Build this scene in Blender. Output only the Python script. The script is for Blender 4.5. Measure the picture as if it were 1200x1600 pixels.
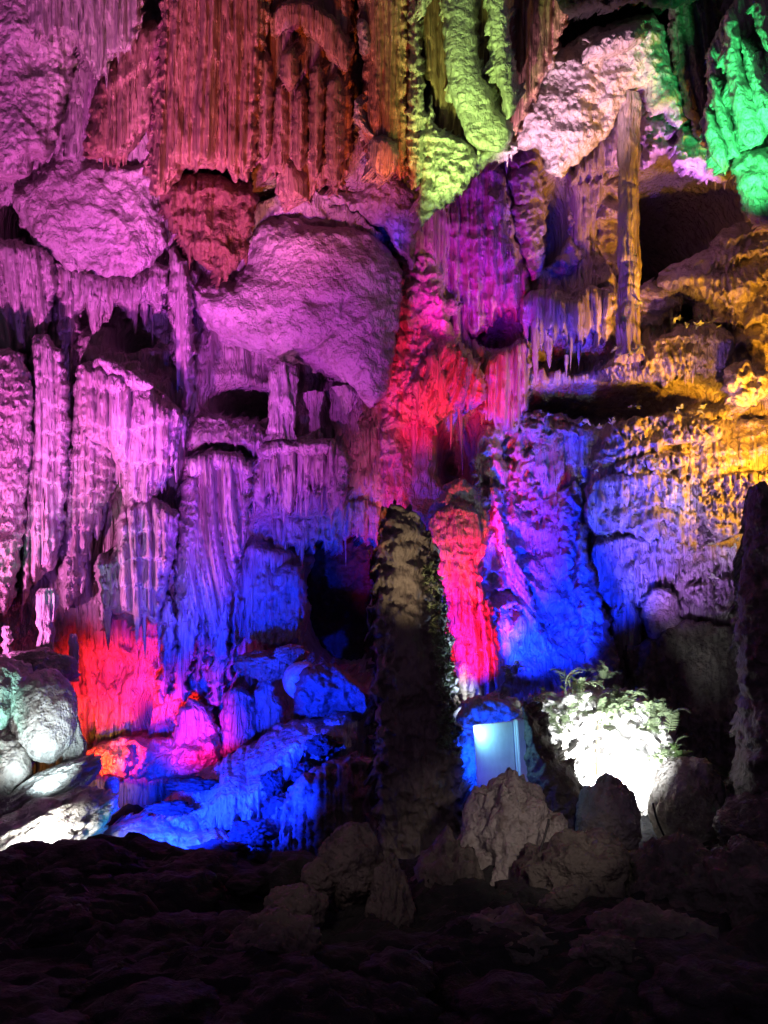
import bpy, math, random
import numpy as np
from mathutils import Vector

R = math.radians
random.seed(7)
scene = bpy.context.scene
for o in list(bpy.data.objects):
    bpy.data.objects.remove(o)

# ------------------------------------------------------------------ camera
CAM_Z, HOR = 1.6, 1000.0          # eye height, row of the horizon
def P(px, py, Y):
    """world point at distance Y for a point noted on the 1200x1600 survey picture"""
    return Vector(((px - 600.0) * Y / 1200.0, Y, CAM_Z - (py - HOR) * Y / 1200.0))

cam_d = bpy.data.cameras.new('camera')
cam = bpy.data.objects.new('camera', cam_d)
scene.collection.objects.link(cam)
cam.location = (0, 0, CAM_Z)
cam.rotation_euler = (R(90), 0, 0)
cam_d.sensor_fit = 'VERTICAL'
cam_d.sensor_height = 36.0
cam_d.lens = 27.0
cam_d.shift_y = 0.125
cam_d.clip_start = 0.05
cam_d.clip_end = 300
scene.camera = cam
scene.render.resolution_x, scene.render.resolution_y = 768, 1024

# ------------------------------------------------------------------ world: a closed cave, nearly no daylight
w = bpy.data.worlds.new('World')
scene.world = w
w.use_nodes = True
nt = w.node_tree
bg = nt.nodes['Background']
bg.inputs[0].default_value = (0.62, 0.36, 0.80, 1)      # even violet fill added in place of lamp light bounced about the hall
bg.inputs[1].default_value = 0.088
vs = scene.view_settings
vs.view_transform = 'Standard'
vs.look = 'None'
vs.exposure = 0.0
vs.gamma = 1.0
scene.render.engine = 'CYCLES'
scene.cycles.max_bounces = 3
scene.cycles.diffuse_bounces = 2
scene.cycles.glossy_bounces = 1
scene.cycles.sample_clamp_indirect = 4.0

# ------------------------------------------------------------------ the show cave's coloured floodlights, with a few added fill lamps
BLUE = (0.003, 0.020, 1.0)
VIOLET = (0.36, 0.10, 1.0)
LAV = (0.55, 0.22, 1.0)
MAG = (0.90, 0.085, 0.95)
PINK = (1.0, 0.22, 0.80)
HOTPINK = (1.0, 0.03, 0.30)
RED = (1.0, 0.006, 0.045)
ORANGE = (1.0, 0.16, 0.02)
AMBER = (1.0, 0.42, 0.015)
GREEN = (0.05, 1.0, 0.20)
LIME = (0.62, 1.0, 0.20)
WHITE = (1.0, 0.97, 0.90)
COOL = (0.72, 0.93, 1.0)
WARM = (1.0, 0.72, 0.45)
def flood(pos, tgt, col, power, ang, blend=0.6, rad=0.08):
    l = bpy.data.lights.new('floodlight', 'SPOT')
    l.energy = power
    l.color = col
    l.spot_size = R(ang)
    l.spot_blend = blend
    l.shadow_soft_size = rad
    o = bpy.data.objects.new('floodlight', l)
    p, t = P(*pos), P(*tgt)
    o.location = p
    o.rotation_euler = (t - p).to_track_quat('-Z', 'Y').to_euler()
    scene.collection.objects.link(o)
    return o
# most stand low on floor or ledges, aimed up; some hang unseen in open air
# --- left half
flood((-40, 1330, 4.6), (410, 430, 11.6), (.80, .09, 1.0), 2300, 38, 0.9)
flood((330, 1290, 7.3), (430, 470, 11.6), MAG, 800, 46, 0.8)
flood((-200, 1300, 5.0), (90, 270, 10.8), (1, .15, .85), 5400, 54, 0.8)
flood((-260, 1100, 7.2), (200, 820, 10.3), PINK, 1300, 50, 0.9)
flood((470, 1190, 8.0), (320, 860, 10.6), BLUE, 900, 52, 0.9)
flood((330, 1330, 5.0), (240, 740, 10.4), (.45, .11, 1), 1100, 44, 0.9)
flood((-160, 1030, 8.2), (10, 740, 10.0), HOTPINK, 420, 60, 0.8)
flood((520, 1300, 5.2), (450, 170, 9.7), ORANGE, 2500, 28, 0.9)
flood((150, 1330, 5.0), (340, 90, 9.7), (1, .36, .50), 3200, 32, 0.9)
flood((600, 350, 8.7), (602, 250, 9.7), ORANGE, 120, 50, 0.8)
# red cavity
flood((135, 1215, 9.0), (225, 1085, 11.4), (1, .016, .012), 1100, 66, 0.7)
flood((290, 1200, 8.9), (310, 1130, 10.4), (1, .01, .40), 260, 60, 0.9)
flood((215, 1160, 10.5), (215, 1080, 11.4), RED, 120, 120, 0.8)
flood((142, 1190, 8.8), (150, 1190, 10.0), (1, .40, .05), 110, 50, 0.8, .03)
# blue floor
flood((205, 1290, 6.2), (420, 1200, 9.0), BLUE, 2800, 85, 0.7)
flood((190, 1295, 6.5), (195, 1330, 7.1), (0.0, .5, 1), 12, 100, 0.9, .03)
flood((420, 1290, 6.6), (470, 1120, 9.5), BLUE, 800, 60, 0.9)
# pale lamps by the left boulders
flood((70, 1225, 7.0), (70, 1130, 7.8), COOL, 40, 120, 0.8)
flood((70, 1335, 6.1), (70, 1300, 7.0), WHITE, 200, 100, 0.8)
flood((-120, 1260, 6.6), (20, 1080, 8.3), (.45, 1, .85), 280, 70, 0.9)
# --- right half
flood((870, 1075, 9.8), (840, 830, 12.6), BLUE, 2600, 80, 0.7)
flood((975, 1075, 8.6), (940, 850, 11.2), BLUE, 2600, 46, 0.9)
flood((1020, 1080, 8.2), (1095, 790, 11.2), (.50, .20, 1.0), 1100, 44, 0.8)
flood((860, 1060, 8.6), (910, 400, 12.5), VIOLET, 1500, 27, 0.8)
flood((1290, 760, 9.4), (1130, 700, 11.2), AMBER, 600, 100, 0.8)
flood((1290, 740, 9.4), (1090, 470, 12.4), (1, .36, .02), 900, 110, 0.8)
flood((1240, 1000, 7.4), (1120, 520, 12.0), (1, .42, .03), 1600, 26, 0.9)
flood((1080, 640, 10.2), (915, 360, 13.0), (1, .36, .04), 600, 36, 0.8)
flood((1130, 600, 10.0), (985, 330, 10.9), AMBER, 600, 38, 0.8)
flood((800, 520, 8.4), (893, 135, 10.6), (1.0, .50, .74), 2200, 29, 0.7)
flood((1045, 470, 10.7), (1050, 130, 11.8), (.62, .16, 1), 800, 44, 0.9)
flood((1170, 380, 7.5), (1185, 170, 8.9), (.07, 1, .24), 1300, 42, 0.7)
flood((690, 460, 7.9), (722, 100, 9.5), LIME, 1100, 34, 0.7)
flood((640, 480, 8.5), (690, 280, 9.5), LIME, 130, 20, 0.9)
flood((750, 1120, 8.5), (722, 950, 10.5), RED, 1200, 50, 0.7)
flood((694, 1050, 8.2), (728, 790, 10.9), RED, 620, 40, 0.9)
flood((770, 1000, 9.4), (738, 790, 11.8), RED, 1100, 30, 0.8)
flood((660, 740, 9.8), (690, 590, 12.0), RED, 600, 50, 0.8)
flood((790, 700, 10.2), (782, 590, 12.0), RED, 240, 38, 0.8)
flood((690, 520, 10.8), (735, 390, 12.6), (1, .015, .62), 150, 70, 0.9)
flood((800, 560, 10.6), (765, 380, 12.6), (.30, .008, 1.0), 260, 60, 0.9)
flood((600, 780, 9.8), (620, 690, 12.0), (1, .07, .4), 110, 60, 0.9)
flood((745, 1215, 6.85), (735, 1110, 7.6), (0.003, .05, 1), 120, 150, 0.8)
flood((750, 1148, 6.56), (775, 1155, 6.72), (.22, .78, 1), 5, 150, 0.9, .04)
flood((742, 1215, 6.2), (790, 1210, 6.7), BLUE, 7, 110, 0.9, .04)
flood((965, 1268, 6.9), (935, 1185, 8.2), (.94, .97, 1), 5000, 70, 0.6)
flood((1010, 1225, 6.5), (945, 1145, 7.8), (.90, .96, 1), 460, 80, 0.9)  # extra unseen lamp added to brighten the upper ferns
flood((745, 1155, 6.55), (698, 1020, 6.8), (.50, .64, 1), 150, 40, 0.9)
flood((790, 1290, 4.6), (640, 885, 6.5), WARM, 260, 20, 1.0)
flood((1000, 1100, 3.5), (810, 1330, 5.6), (1, .8, .72), 36, 44, 0.9)  # added front fill for the tan boulder and the panel strip
flood((250, 950, 2.6), (560, 1390, 5.0), (1, .75, .7), 22, 34, 0.9, .2)  # weak unseen fill added to bring out the dim foreground boulders
flood((868, 440, 12.0), (866, 340, 13.4), BLUE, 50, 60, 0.9)
flood((618, 400, 10.5), (612, 320, 11.6), BLUE, 30, 40, 0.9)
flood((250, 722, 9.6), (255, 706, 10.2), ORANGE, 14, 24, 0.9)
flood((748, 1122, 6.5), (760, 1145, 6.7), (.6, .9, 1), 1.5, 120, 0.9, .03)
flood((1050, 950, 2.2), (960, 1420, 4.7), (.8, 1, .85), 4, 56, 0.9, .2)  # dim greenish fill added for the right foreground

# ------------------------------------------------------------------ numpy noise
rng = np.random.RandomState(3)
PERM = rng.permutation(256)
PERM = np.concatenate([PERM, PERM, PERM])
G2 = np.stack([np.cos(np.linspace(0, 2*np.pi, 256, endpoint=False)), np.sin(np.linspace(0, 2*np.pi, 256, endpoint=False))], 1)
_g3 = rng.normal(size=(256, 3)); G3 = _g3 / np.linalg.norm(_g3, axis=1)[:, None]
def _fade(t): return t*t*t*(t*(t*6-15)+10)
def n2(x, y):
    xi = np.floor(x).astype(np.int64); yi = np.floor(y).astype(np.int64)
    xf = x-xi; yf = y-yi; xi &= 255; yi &= 255
    u, v = _fade(xf), _fade(yf)
    def g(a, b, dx, dy):
        q = G2[PERM[PERM[(xi+a) & 255] + ((yi+b) & 255)]]
        return q[..., 0]*dx + q[..., 1]*dy
    a = g(0, 0, xf, yf); b = g(1, 0, xf-1, yf); c = g(0, 1, xf, yf-1); d = g(1, 1, xf-1, yf-1)
    return ((a+(b-a)*u) + ((c+(d-c)*u)-(a+(b-a)*u))*v)*1.5
def n3(x, y, z):
    xi = np.floor(x).astype(np.int64); yi = np.floor(y).astype(np.int64); zi = np.floor(z).astype(np.int64)
    xf, yf, zf = x-xi, y-yi, z-zi
    u, v, w_ = _fade(xf), _fade(yf), _fade(zf)
    def g(a, b, c):
        q = G3[PERM[PERM[PERM[(xi+a) & 255] + ((yi+b) & 255)] + ((zi+c) & 255)]]
        return q[..., 0]*(xf-a) + q[..., 1]*(yf-b) + q[..., 2]*(zf-c)
    def lx(b, c): p = g(0, b, c); return p+(g(1, b, c)-p)*u
    def ly(c): p = lx(0, c); return p+(lx(1, c)-p)*v
    p = ly(0)
    return (p+(ly(1)-p)*w_)*1.5
def fbm2(x, y, o=4, gain=.5):
    s = 0; a = 1; f = 1
    for i in range(o):
        s = s + a*n2(x*f+i*17.3, y*f-i*9.1); a *= gain; f *= 2.03
    return s
def fbm3(x, y, z, o=4, gain=.5):
    s = 0; a = 1; f = 1
    for i in range(o):
        s = s + a*n3(x*f+i*7.3, y*f-i*3.1, z*f+i*1.7); a *= gain; f *= 2.03
    return s
def hsh(i, k=0):
    return PERM[(np.asarray(i).astype(np.int64)*7 + k*31) & 255]/255.0
def smooth(a, b, t):
    t = np.clip((t-a)/(b-a), 0, 1); return t*t*(3-2*t)

# ------------------------------------------------------------------ relief of the stone (metres, towards the viewer)
def flute(x, z, amp, wd, tilt=0.0, sd=0.0, endz=None):
    xx = x + tilt*z + 0.35*wd*n2(x*.9/wd*.25+sd, z*.5) + wd*0.8*n2(x*.35/wd+sd, z*.12+sd)
    ph = xx/wd + sd
    i = np.floor(ph); f = ph-i
    tube = np.sqrt(np.clip(1-(2*f-1)**2, 0, 1))
    a = 0.35+0.65*hsh(i, 3)
    mod = 0.85+0.30*n2(z*.6+i*7.7, i*3.1+sd)
    ph2 = xx/(wd*.37)+sd*2
    j = np.floor(ph2); f2 = ph2-j
    t2 = np.sqrt(np.clip(1-(2*f2-1)**2, 0, 1))*(0.3+.7*hsh(j, 5))
    return amp*(tube*a*mod + .42*t2 - .45)
def terrace(x, z, amp, st, sd=0.0, slope=0.0, tooth=.25):
    zz = z + slope*x + .45*st*2*n2(x*.45/st+sd, z*.35/st) + .12*st*n2(x*3/st, z*2/st+sd)
    tw = min(st*.28, .13)
    ti = x/tw + 1.1*n2(x*1.1/tw*.25+sd, z*.8/st) + .5*n2(x*2/st+sd, z/st)
    i = np.floor(ti); f = ti-i
    zz = zz + tooth*min(st, .5)*(np.abs(2*f-1)**1.3)*(.2+.8*hsh(i, 9))
    q = zz/st+sd; k = np.floor(q); f = q-k
    h = np.where(f < .10, f/.10, (1-(f-.10)/.90)**.9)
    return amp*(h*(.45+.55*hsh(k, 2)*1.0+.35*n2(x*.8/st, k*3.3)) - .4)
def crust(x, z, amp, fr, sd=0.0):
    a = fbm2(x*fr*.35+sd, z*fr*.35-sd, 3)
    b = 1-np.abs(fbm2(x*fr+sd*3, z*fr*.9+sd, 4))*1.6
    return amp*(a*.9 + b*.45 - .25)
def lumps(x, z, amp, fr, sd=0.0):
    b = np.abs(fbm2(x*fr+sd*3, z*fr+sd, 3, .45))
    return amp*(b*1.6-.4)
def cracks(x, z, amp, fr, sd=0.0):
    a = n2(x*fr+.5*n2(x*fr*2, z*fr*2)+sd, z*fr*.8+sd)
    return -amp*np.exp(-(a/.03)**2)*smooth(0, .3, n2(x*fr*.6-sd, z*fr*.6)+.1)
REL = dict(F=flute, T=terrace, C=crust, L=lumps, K=cracks)

# ------------------------------------------------------------------ materials
def stone(name, c1, c2, c3, rough=.62, stretch=(1, 1, 1), fine=38.0, bump=.6, spec=.5):
    m = bpy.data.materials.new(name); m.use_nodes = True
    t = m.node_tree; N = t.nodes; Lk = t.links.new
    b = N['Principled BSDF']
    geo = N.new('ShaderNodeNewGeometry')
    mp = N.new('ShaderNodeMapping'); mp.inputs['Scale'].default_value = stretch
    Lk(geo.outputs['Position'], mp.inputs[0])
    def noise(sc, det, ro=.55):
        n = N.new('ShaderNodeTexNoise'); n.inputs['Scale'].default_value = sc
        n.inputs['Detail'].default_value = det; n.inputs['Roughness'].default_value = ro
        Lk(mp.outputs[0], n.inputs['Vector']); return n
    n1 = noise(1.3, 3); n2_ = noise(7, 3, .65)
    r1 = N.new('ShaderNodeValToRGB')
    r1.color_ramp.elements[0].position = .32; r1.color_ramp.elements[0].color = (*c1, 1)
    r1.color_ramp.elements[1].position = .68; r1.color_ramp.elements[1].color = (*c2, 1)
    Lk(n1.outputs[0], r1.inputs[0])
    r2 = N.new('ShaderNodeValToRGB')
    r2.color_ramp.elements[0].position = .52; r2.color_ramp.elements[0].color = (0, 0, 0, 1)
    r2.color_ramp.elements[1].position = .70; r2.color_ramp.elements[1].color = (1, 1, 1, 1)
    Lk(n2_.outputs[0], r2.inputs[0])
    mx = N.new('ShaderNodeMix'); mx.data_type = 'RGBA'
    Lk(r2.outputs[0], mx.inputs[0]); Lk(r1.outputs[0], mx.inputs[6]); mx.inputs[7].default_value = (*c3, 1)
    Lk(mx.outputs[2], b.inputs['Base Color'])
    b.inputs['Roughness'].default_value = rough
    b.inputs['Specular IOR Level'].default_value = spec
    rr = N.new('ShaderNodeMapRange'); rr.inputs[3].default_value = rough-.22; rr.inputs[4].default_value = rough+.2
    Lk(n2_.outputs[0], rr.inputs[0]); Lk(rr.outputs[0], b.inputs['Roughness'])
    f = noise(fine, 3, .7)
    bp = N.new('ShaderNodeBump'); bp.inputs['Strength'].default_value = bump; bp.inputs['Distance'].default_value = .05
    Lk(f.outputs[0], bp.inputs['Height'])
    f2 = noise(fine*.28, 2, .6)
    b2 = N.new('ShaderNodeBump'); b2.inputs['Strength'].default_value = bump; b2.inputs['Distance'].default_value = .12
    Lk(f2.outputs[0], b2.inputs['Height']); Lk(bp.outputs[0], b2.inputs['Normal'])
    Lk(b2.outputs[0], b.inputs['Normal'])
    return m
M = {}
M['lime'] = stone('limestone', (.34, .30, .27), (.52, .48, .44), (.24, .20, .17))
M['flow'] = stone('flowstone', (.36, .32, .29), (.54, .50, .46), (.26, .21, .18), .42, (1, 1, .07), 34, 1.0)
M['iron'] = stone('iron_stained_flowstone', (.31, .16, .105), (.45, .29, .21), (.21, .10, .06), .55, (1, 1, .06), 34, 1.0)
M['ironlump'] = stone('iron_stained_limestone', (.11, .045, .03), (.17, .075, .05), (.07, .03, .022), .7)
M['pale'] = stone('pale_calcite', (.52, .49, .46), (.68, .66, .63), (.38, .34, .31), .5)
M['mud'] = stone('muddy_limestone', (.10, .085, .07), (.19, .165, .14), (.06, .05, .045), .7)  # dark mud tone, also put on rock that is only in shade
M['ground'] = stone('dark_wet_rock', (.017, .017, .017), (.034, .033, .032), (.010, .010, .010), .85, fine=22, bump=.6)  # near black, also put where there is only shade
M['pillar'] = stone('grey_brown_limestone', (.17, .145, .125), (.30, .26, .22), (.11, .09, .08), .65, (1, 1, .4), 30, .6)
def plain(name, col, rough=.5, metal=0.0, nb=0.0):
    m = bpy.data.materials.new(name); m.use_nodes = True
    t = m.node_tree; b = t.nodes['Principled BSDF']
    n = t.nodes.new('ShaderNodeTexNoise'); n.inputs['Scale'].default_value = 9; n.inputs['Detail'].default_value = 4
    r = t.nodes.new('ShaderNodeValToRGB')
    r.color_ramp.elements[0].color = (*[c*(.78) for c in col], 1); r.color_ramp.elements[1].color = (*[min(1, c*1.15) for c in col], 1)
    t.links.new(n.outputs[0], r.inputs[0]); t.links.new(r.outputs[0], b.inputs['Base Color'])
    b.inputs['Roughness'].default_value = rough; b.inputs['Metallic'].default_value = metal
    return m
M['leaf'] = plain('fern_leaf', (.10, .17, .05), .45)
M['leaf2'] = plain('pale_leaf', (.24, .30, .16), .4)
M['stem'] = plain('plant_stem', (.12, .09, .05), .7)
M['panelpaint'] = plain('white_painted_sheet', (.72, .74, .76), .4)
M['framepaint'] = plain('white_painted_frame', (.80, .80, .80), .45)
M['bolt'] = plain('dark_bolt', (.05, .05, .05), .4, .8)
M['cable'] = plain('black_cable', (.02, .02, .02), .5)

# ------------------------------------------------------------------ object helpers
COL = scene.collection
def mesh(name, v, f, mat, smooth_=True):
    me = bpy.data.meshes.new(name)
    v = np.asarray(v, dtype=np.float32); f = np.asarray(f, dtype=np.int32)
    k = f.shape[1]
    me.vertices.add(len(v)); me.vertices.foreach_set('co', v.ravel())
    me.loops.add(f.size); me.loops.foreach_set('vertex_index', f.ravel())
    me.polygons.add(len(f))
    me.polygons.foreach_set('loop_start', np.arange(0, f.size, k, dtype=np.int32))
    me.polygons.foreach_set('loop_total', np.full(len(f), k, dtype=np.int32))
    if smooth_: me.polygons.foreach_set('use_smooth', np.ones(len(f), dtype=bool))
    me.materials.append(M[mat])
    me.update(calc_edges=True); me.validate()
    return me
def link(name, me, parent=None, loc=None):
    o = bpy.data.objects.new(name, me); COL.objects.link(o)
    if parent is not None: o.parent = parent
    if loc is not None: o.location = loc
    return o
def tag(o, label, cat, group=None):
    o['label'] = label; o['category'] = cat
    if group: o['group'] = group
    return o
def empty(name, loc, label, cat, group=None):
    o = bpy.data.objects.new(name, None); COL.objects.link(o); o.location = loc; o.empty_display_size = .2
    return tag(o, label, cat, group)

def chaikin(p, n=2):
    p = np.asarray(p, float)
    for _ in range(n):
        q = np.roll(p, -1, 0)
        a = p*.78+q*.22; b = p*.22+q*.78
        p = np.stack([a, b], 1).reshape(-1, 2)
    return p
def sdf(px, py, poly):
    d = np.full(px.shape, 1e9); ins = np.zeros(px.shape, bool)
    n = len(poly)
    for i in range(n):
        ax, ay = poly[i]; bx, by = poly[(i+1) % n]
        ex, ey = bx-ax, by-ay
        t = np.clip(((px-ax)*ex+(py-ay)*ey)/(ex*ex+ey*ey+1e-9), 0, 1)
        d = np.minimum(d, (px-ax-t*ex)**2+(py-ay-t*ey)**2)
        c = ((ay > py) != (by > py)) & (px < (bx-ax)*(py-ay)/((by-ay) if abs(by-ay) > 1e-9 else 1e-9)+ax)
        ins ^= c
    d = np.sqrt(d)
    return np.where(ins, d, -d)
SEED = [0]
SAMPLES = []        # where the rock face has been measured, for the wall behind
def sheet(poly, Y, T, rel, rnd=None, back=1.2, gx=0.0, gy=0.0, warp=5.0, teeth=0.0, cell=2.1, fine=1.0, dents=(), origin=None, closed=False):
    """a solid swelling out of the wall: outline, depth, thickness and relief -> verts, faces, info"""
    SEED[0] += 1; sd = SEED[0]*3.173
    poly = chaikin(poly, 2)
    x0, y0 = poly.min(0)-14-teeth; x1, y1 = poly.max(0)+14+teeth
    xs = np.arange(x0, x1, cell); ys = np.arange(y0, y1, cell)
    gxx, gyy = np.meshgrid(xs, ys)
    s = Y/1200.0
    wx = (gxx-600)*s; wz = CAM_Z-(gyy-HOR)*s
    k = .055
    qx = gxx + warp*(fbm2(gxx*k+sd, gyy*k, 3))
    qy = gyy + warp*(fbm2(gxx*k-sd, gyy*k+50, 3))
    if teeth:
        tw = 7.0+9.0*((sd*1.37) % 1)
        ti = gxx/tw+1.4*n2(gxx*.05+sd, gyy*.01); i = np.floor(ti); f = ti-i
        tt = (1-np.abs(2*f-1)**1.4)*hsh(i, 4)**1.6*1.5
        low = smooth(poly[:, 1].min(), poly[:, 1].max(), gyy)
        qy = qy - teeth*(tt-.4)*low
    d = sdf(qx, qy, poly)
    gr_y, gr_x = np.gradient(d, cell)
    gl = np.sqrt(gr_x**2+gr_y**2)+1e-6
    keep = d > -cell*.95
    out = keep & (d < 0)
    px = np.where(out, gxx - d*gr_x/gl, gxx); py = np.where(out, gyy - d*gr_y/gl, gyy)
    dd = np.clip(d, 0, None)
    mxd = dd.max()
    if Y > 9: T = T*.62
    Rr = rnd if rnd else min(mxd, max(9.0, T/s*.6))
    SAMPLES.extend((a_, b_, Y) for a_, b_ in list(poly[::4])+[poly.mean(0)])
    Rr = min(Rr, mxd)
    e = np.clip(dd/Rr, 0, 1)
    prof = np.sqrt(np.clip(1-(1-e)**2, 0, 1))
    h = T*prof + .25*T*np.clip(dd/mxd, 0, 1)
    r = 0
    for it in rel:
        kw = it[3] if len(it) > 3 else {}
        r = r + REL[it[0]](wx, wz*(.3 if it[0] in 'CL' and rel[0][0] == 'F' and it[1] < .13 else 1), it[1], it[2], sd=sd, **kw)
    vz = .22 if any(it[0] == 'F' for it in rel[:1]) else 1.0
    r = r + fine*(crust(wx, wz*vz, .045, 7.0, sd) + .02*fbm2(wx*16+sd, wz*12*vz, 2))
    for (ex_, ey_, rx_, ry_, dp_) in dents:
        r = r-dp_*np.exp(-((((gxx-ex_)/rx_)**2+((gyy-ey_)/ry_)**2)**2))
    h = h + r*np.clip(e*1.6+.15, 0, 1)*(d > 0)
    cx, cy = (x0+x1)/2, (y0+y1)/2
    yb = Y + gx*(gxx-cx)/100 + gy*(gyy-cy)/100
    cc = chaikin(poly, 0).mean(0)
    dx, dz = np.clip((cc[0]-600)/1200, -.45, .5), np.clip((HOR-cc[1])/1200, -.2, .8)   # the rock leans out over the hall
    hh = h-(yb-Y)
    X = (px-600)*s-dx*hh; Z = CAM_Z-(py-HOR)*s-dz*hh; YY = Y-hh
    idx = -np.ones(keep.shape, int)
    q = keep[:-1, :-1] & keep[1:, :-1] & keep[:-1, 1:] & keep[1:, 1:]
    used = np.zeros(keep.shape, bool)
    used[:-1, :-1] |= q; used[1:, :-1] |= q; used[:-1, 1:] |= q; used[1:, 1:] |= q
    idx[used] = np.arange(used.sum())
    V = np.stack([X[used], YY[used], Z[used]], 1)
    F = np.stack([idx[:-1, :-1][q], idx[1:, :-1][q], idx[1:, 1:][q], idx[:-1, 1:][q]], 1)
    # skirt running back into the rock
    ed = np.concatenate([F[:, [0, 1]], F[:, [1, 2]], F[:, [2, 3]], F[:, [3, 0]]])
    key = np.sort(ed, 1); kk = key[:, 0].astype(np.int64)*len(V)+key[:, 1]
    u, inv, cnt = np.unique(kk, return_inverse=True, return_counts=True)
    be = ed[cnt[inv] == 1]
    bv = np.unique(be); mp = -np.ones(len(V), int); n0 = len(V)
    cen = V.mean(0)
    rows = [V]; prev = np.arange(len(V)); faces = [F]
    last = None
    for j, fr in enumerate((.06, .14, .25, .4, .6, .8, 1.0)):
        nv = V[bv].copy(); nv[:, 1] += back*fr; nv[:, 0] += dx*back*fr; nv[:, 2] += dz*back*fr
        nn = (.16*fbm3(nv[:, 0]*3+sd, nv[:, 1]*3, nv[:, 2]*3, 4))*min(1, fr*5)
        sh = 1-(.22*fr if closed else .03*fr)
        c2 = cen+np.array([dx, 1, dz])*back*fr
        nv[:, 0] = c2[0]+(nv[:, 0]-c2[0])*sh+nn; nv[:, 2] = c2[2]+(nv[:, 2]-c2[2])*sh+nn
        m2 = -np.ones(len(V), int); m2[bv] = n0+np.arange(len(bv)); n0 += len(bv)
        a = prev[be[:, 0]]; b = prev[be[:, 1]]; c = m2[be[:, 1]]; dd_ = m2[be[:, 0]]
        faces.append(np.stack([b, a, dd_, c], 1)); rows.append(nv); prev = m2
    if closed:      # a back face as well
        Vb = V.copy(); Vb[:, 1] = cen[1]+back*1.02-.1*(V[:, 1]-cen[1])
        Vb[:, 0] = cen[0]+dx*back+(Vb[:, 0]-cen[0])*.80; Vb[:, 2] = cen[2]+dz*back+(Vb[:, 2]-cen[2])*.80
        faces.append(F[:, ::-1]+n0); rows.append(Vb)
    V = np.concatenate(rows); F = np.concatenate(faces)
    # lower rim for hanging drips
    rim = []
    ins = d > 2
    for c in range(0, ins.shape[1], 2):
        r_ = np.where(ins[:, c])[0]
        if len(r_): rim.append((xs[c], ys[r_[-1]], YY[max(r_[-1]-2, 0), c]))
    return V, F, rim
def spike(x, y, z, L, r, sd, up=False, n=11, k=18, bend=.0):
    """one drip: tapering ringed tube, hanging (or standing)"""
    t = np.linspace(0, 1, k)
    rr = r*((1-t)**(.6+.5*hsh(int(sd*10)))*.92+.06)*(1+.30*n2(t*6+sd, t*0+sd*1.3)+.12*n2(t*17+sd, t*0))*smooth(-.12, .10, t)
    rr[-1] = r*.03
    a = np.linspace(0, 2*np.pi, n, endpoint=False)
    A, Tt = np.meshgrid(a, t)
    RR = rr[:, None]*(1+.14*np.sin(3*A+sd)+.12*n2(np.cos(A)*2+sd, Tt*5+np.sin(A)*2))
    bx = bend*np.sin(t*2.4+sd)*L
    X = x+RR*np.cos(A)+bx[:, None]; Yv = y+RR*np.sin(A)
    Z = z+(L*Tt if up else -L*Tt)
    V = np.stack([X, Yv, Z], -1).reshape(-1, 3)
    F = []
    for i in range(k-1):
        for j in range(n):
            F.append((i*n+j, i*n+(j+1) % n, (i+1)*n+(j+1) % n, (i+1)*n+j))
    return V, np.array(F)
STAT = dict(n=0)
def formation(name, label, cat, poly, Y, T, rel, mat='flow', fringe=None, spikes=(), part='rock_face', folds=(), group=None, fold_fine=1.0, **kw):
    V, F, rim = sheet(poly, Y, T, rel, **kw)
    base = Vector((float(V[:, 0].mean()), Y, float(V[:, 2].min())))
    org = np.array(base)
    simple = not fringe and not spikes and not folds
    if simple:
        o = link(name, mesh(name, V-org, F, mat), None, base); tag(o, label, cat, group)
        return o
    root = empty(name, base, label, cat, group)
    link(part, mesh(part, V-org, F, mat), root)
    for fd in folds:
        fp, dY, fT, frel = fd[:4]
        fv, ff, _ = sheet(fp, Y-dY, fT, frel, back=.5, warp=2.5, cell=2.0, fine=fold_fine)
        link('drapery_fold', mesh('drapery_fold', fv-org, ff, fd[4] if len(fd) > 4 else mat), root)
    sp = list(spikes)
    if fringe:
        n, l0, l1, wd = fringe
        R_ = random.Random(int(Y*100)+n+int(poly[0][0]))
        for _ in range(n):
            rx, ry, ryy = R_.choice(rim)
            sp.append((rx+R_.uniform(-2, 2), ry-R_.uniform(8, 16), R_.uniform(l0, l1)*R_.uniform(.5, 1)+12, wd*R_.uniform(.6, 1.3), ryy+R_.uniform(.02, .18)))
    for i, q in enumerate(sp):
        x_, y_, L, wd = q[:4]
        if len(q) > 5 or len(q) == 4 or i < len(spikes):
            jx = 600+V[::3, 0]/V[::3, 1]*1200; jy = HOR-(V[::3, 2]-CAM_Z)/V[::3, 1]*1200
            j = np.argmin((jx-x_)**2+((jy-y_)*1.5)**2)
            Yq = float(V[::3, 1][j])+.10
        else: Yq = q[4]
        p = P(x_, y_-6, Yq); s = Yq/1200
        v, f = spike(p.x, p.y, p.z, L*s, wd*s*.5, i*1.7+x_*.13, bend=.015)
        link('stalactite', mesh('stalactite', v-org, f, mat), root)
    return root

# ================================================================== THE SETTING
def grid_struct(name, X, Y, Z, mat):
    r, c = X.shape
    V = np.stack([X, Y, Z], -1).reshape(-1, 3)
    i = np.arange(r*c).reshape(r, c)
    F = np.stack([i[:-1, :-1].ravel(), i[1:, :-1].ravel(), i[1:, 1:].ravel(), i[:-1, 1:].ravel()], 1)
    o = link(name, mesh(name, V, F, mat)); o['kind'] = 'structure'
    return o
# roof of the chamber, beyond the top of the picture
xs = np.linspace(-11, 12, 120); ys = np.linspace(-3, 14, 110)
X, Y_ = np.meshgrid(xs, ys)
grid_struct('cave_ceiling', X, Y_, 12.6+.22*(Y_-10)*smooth(4, 12, Y_)*0+crust(X, Y_, .8, .7)-1.2*smooth(10, 14, Y_), 'lime')
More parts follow.
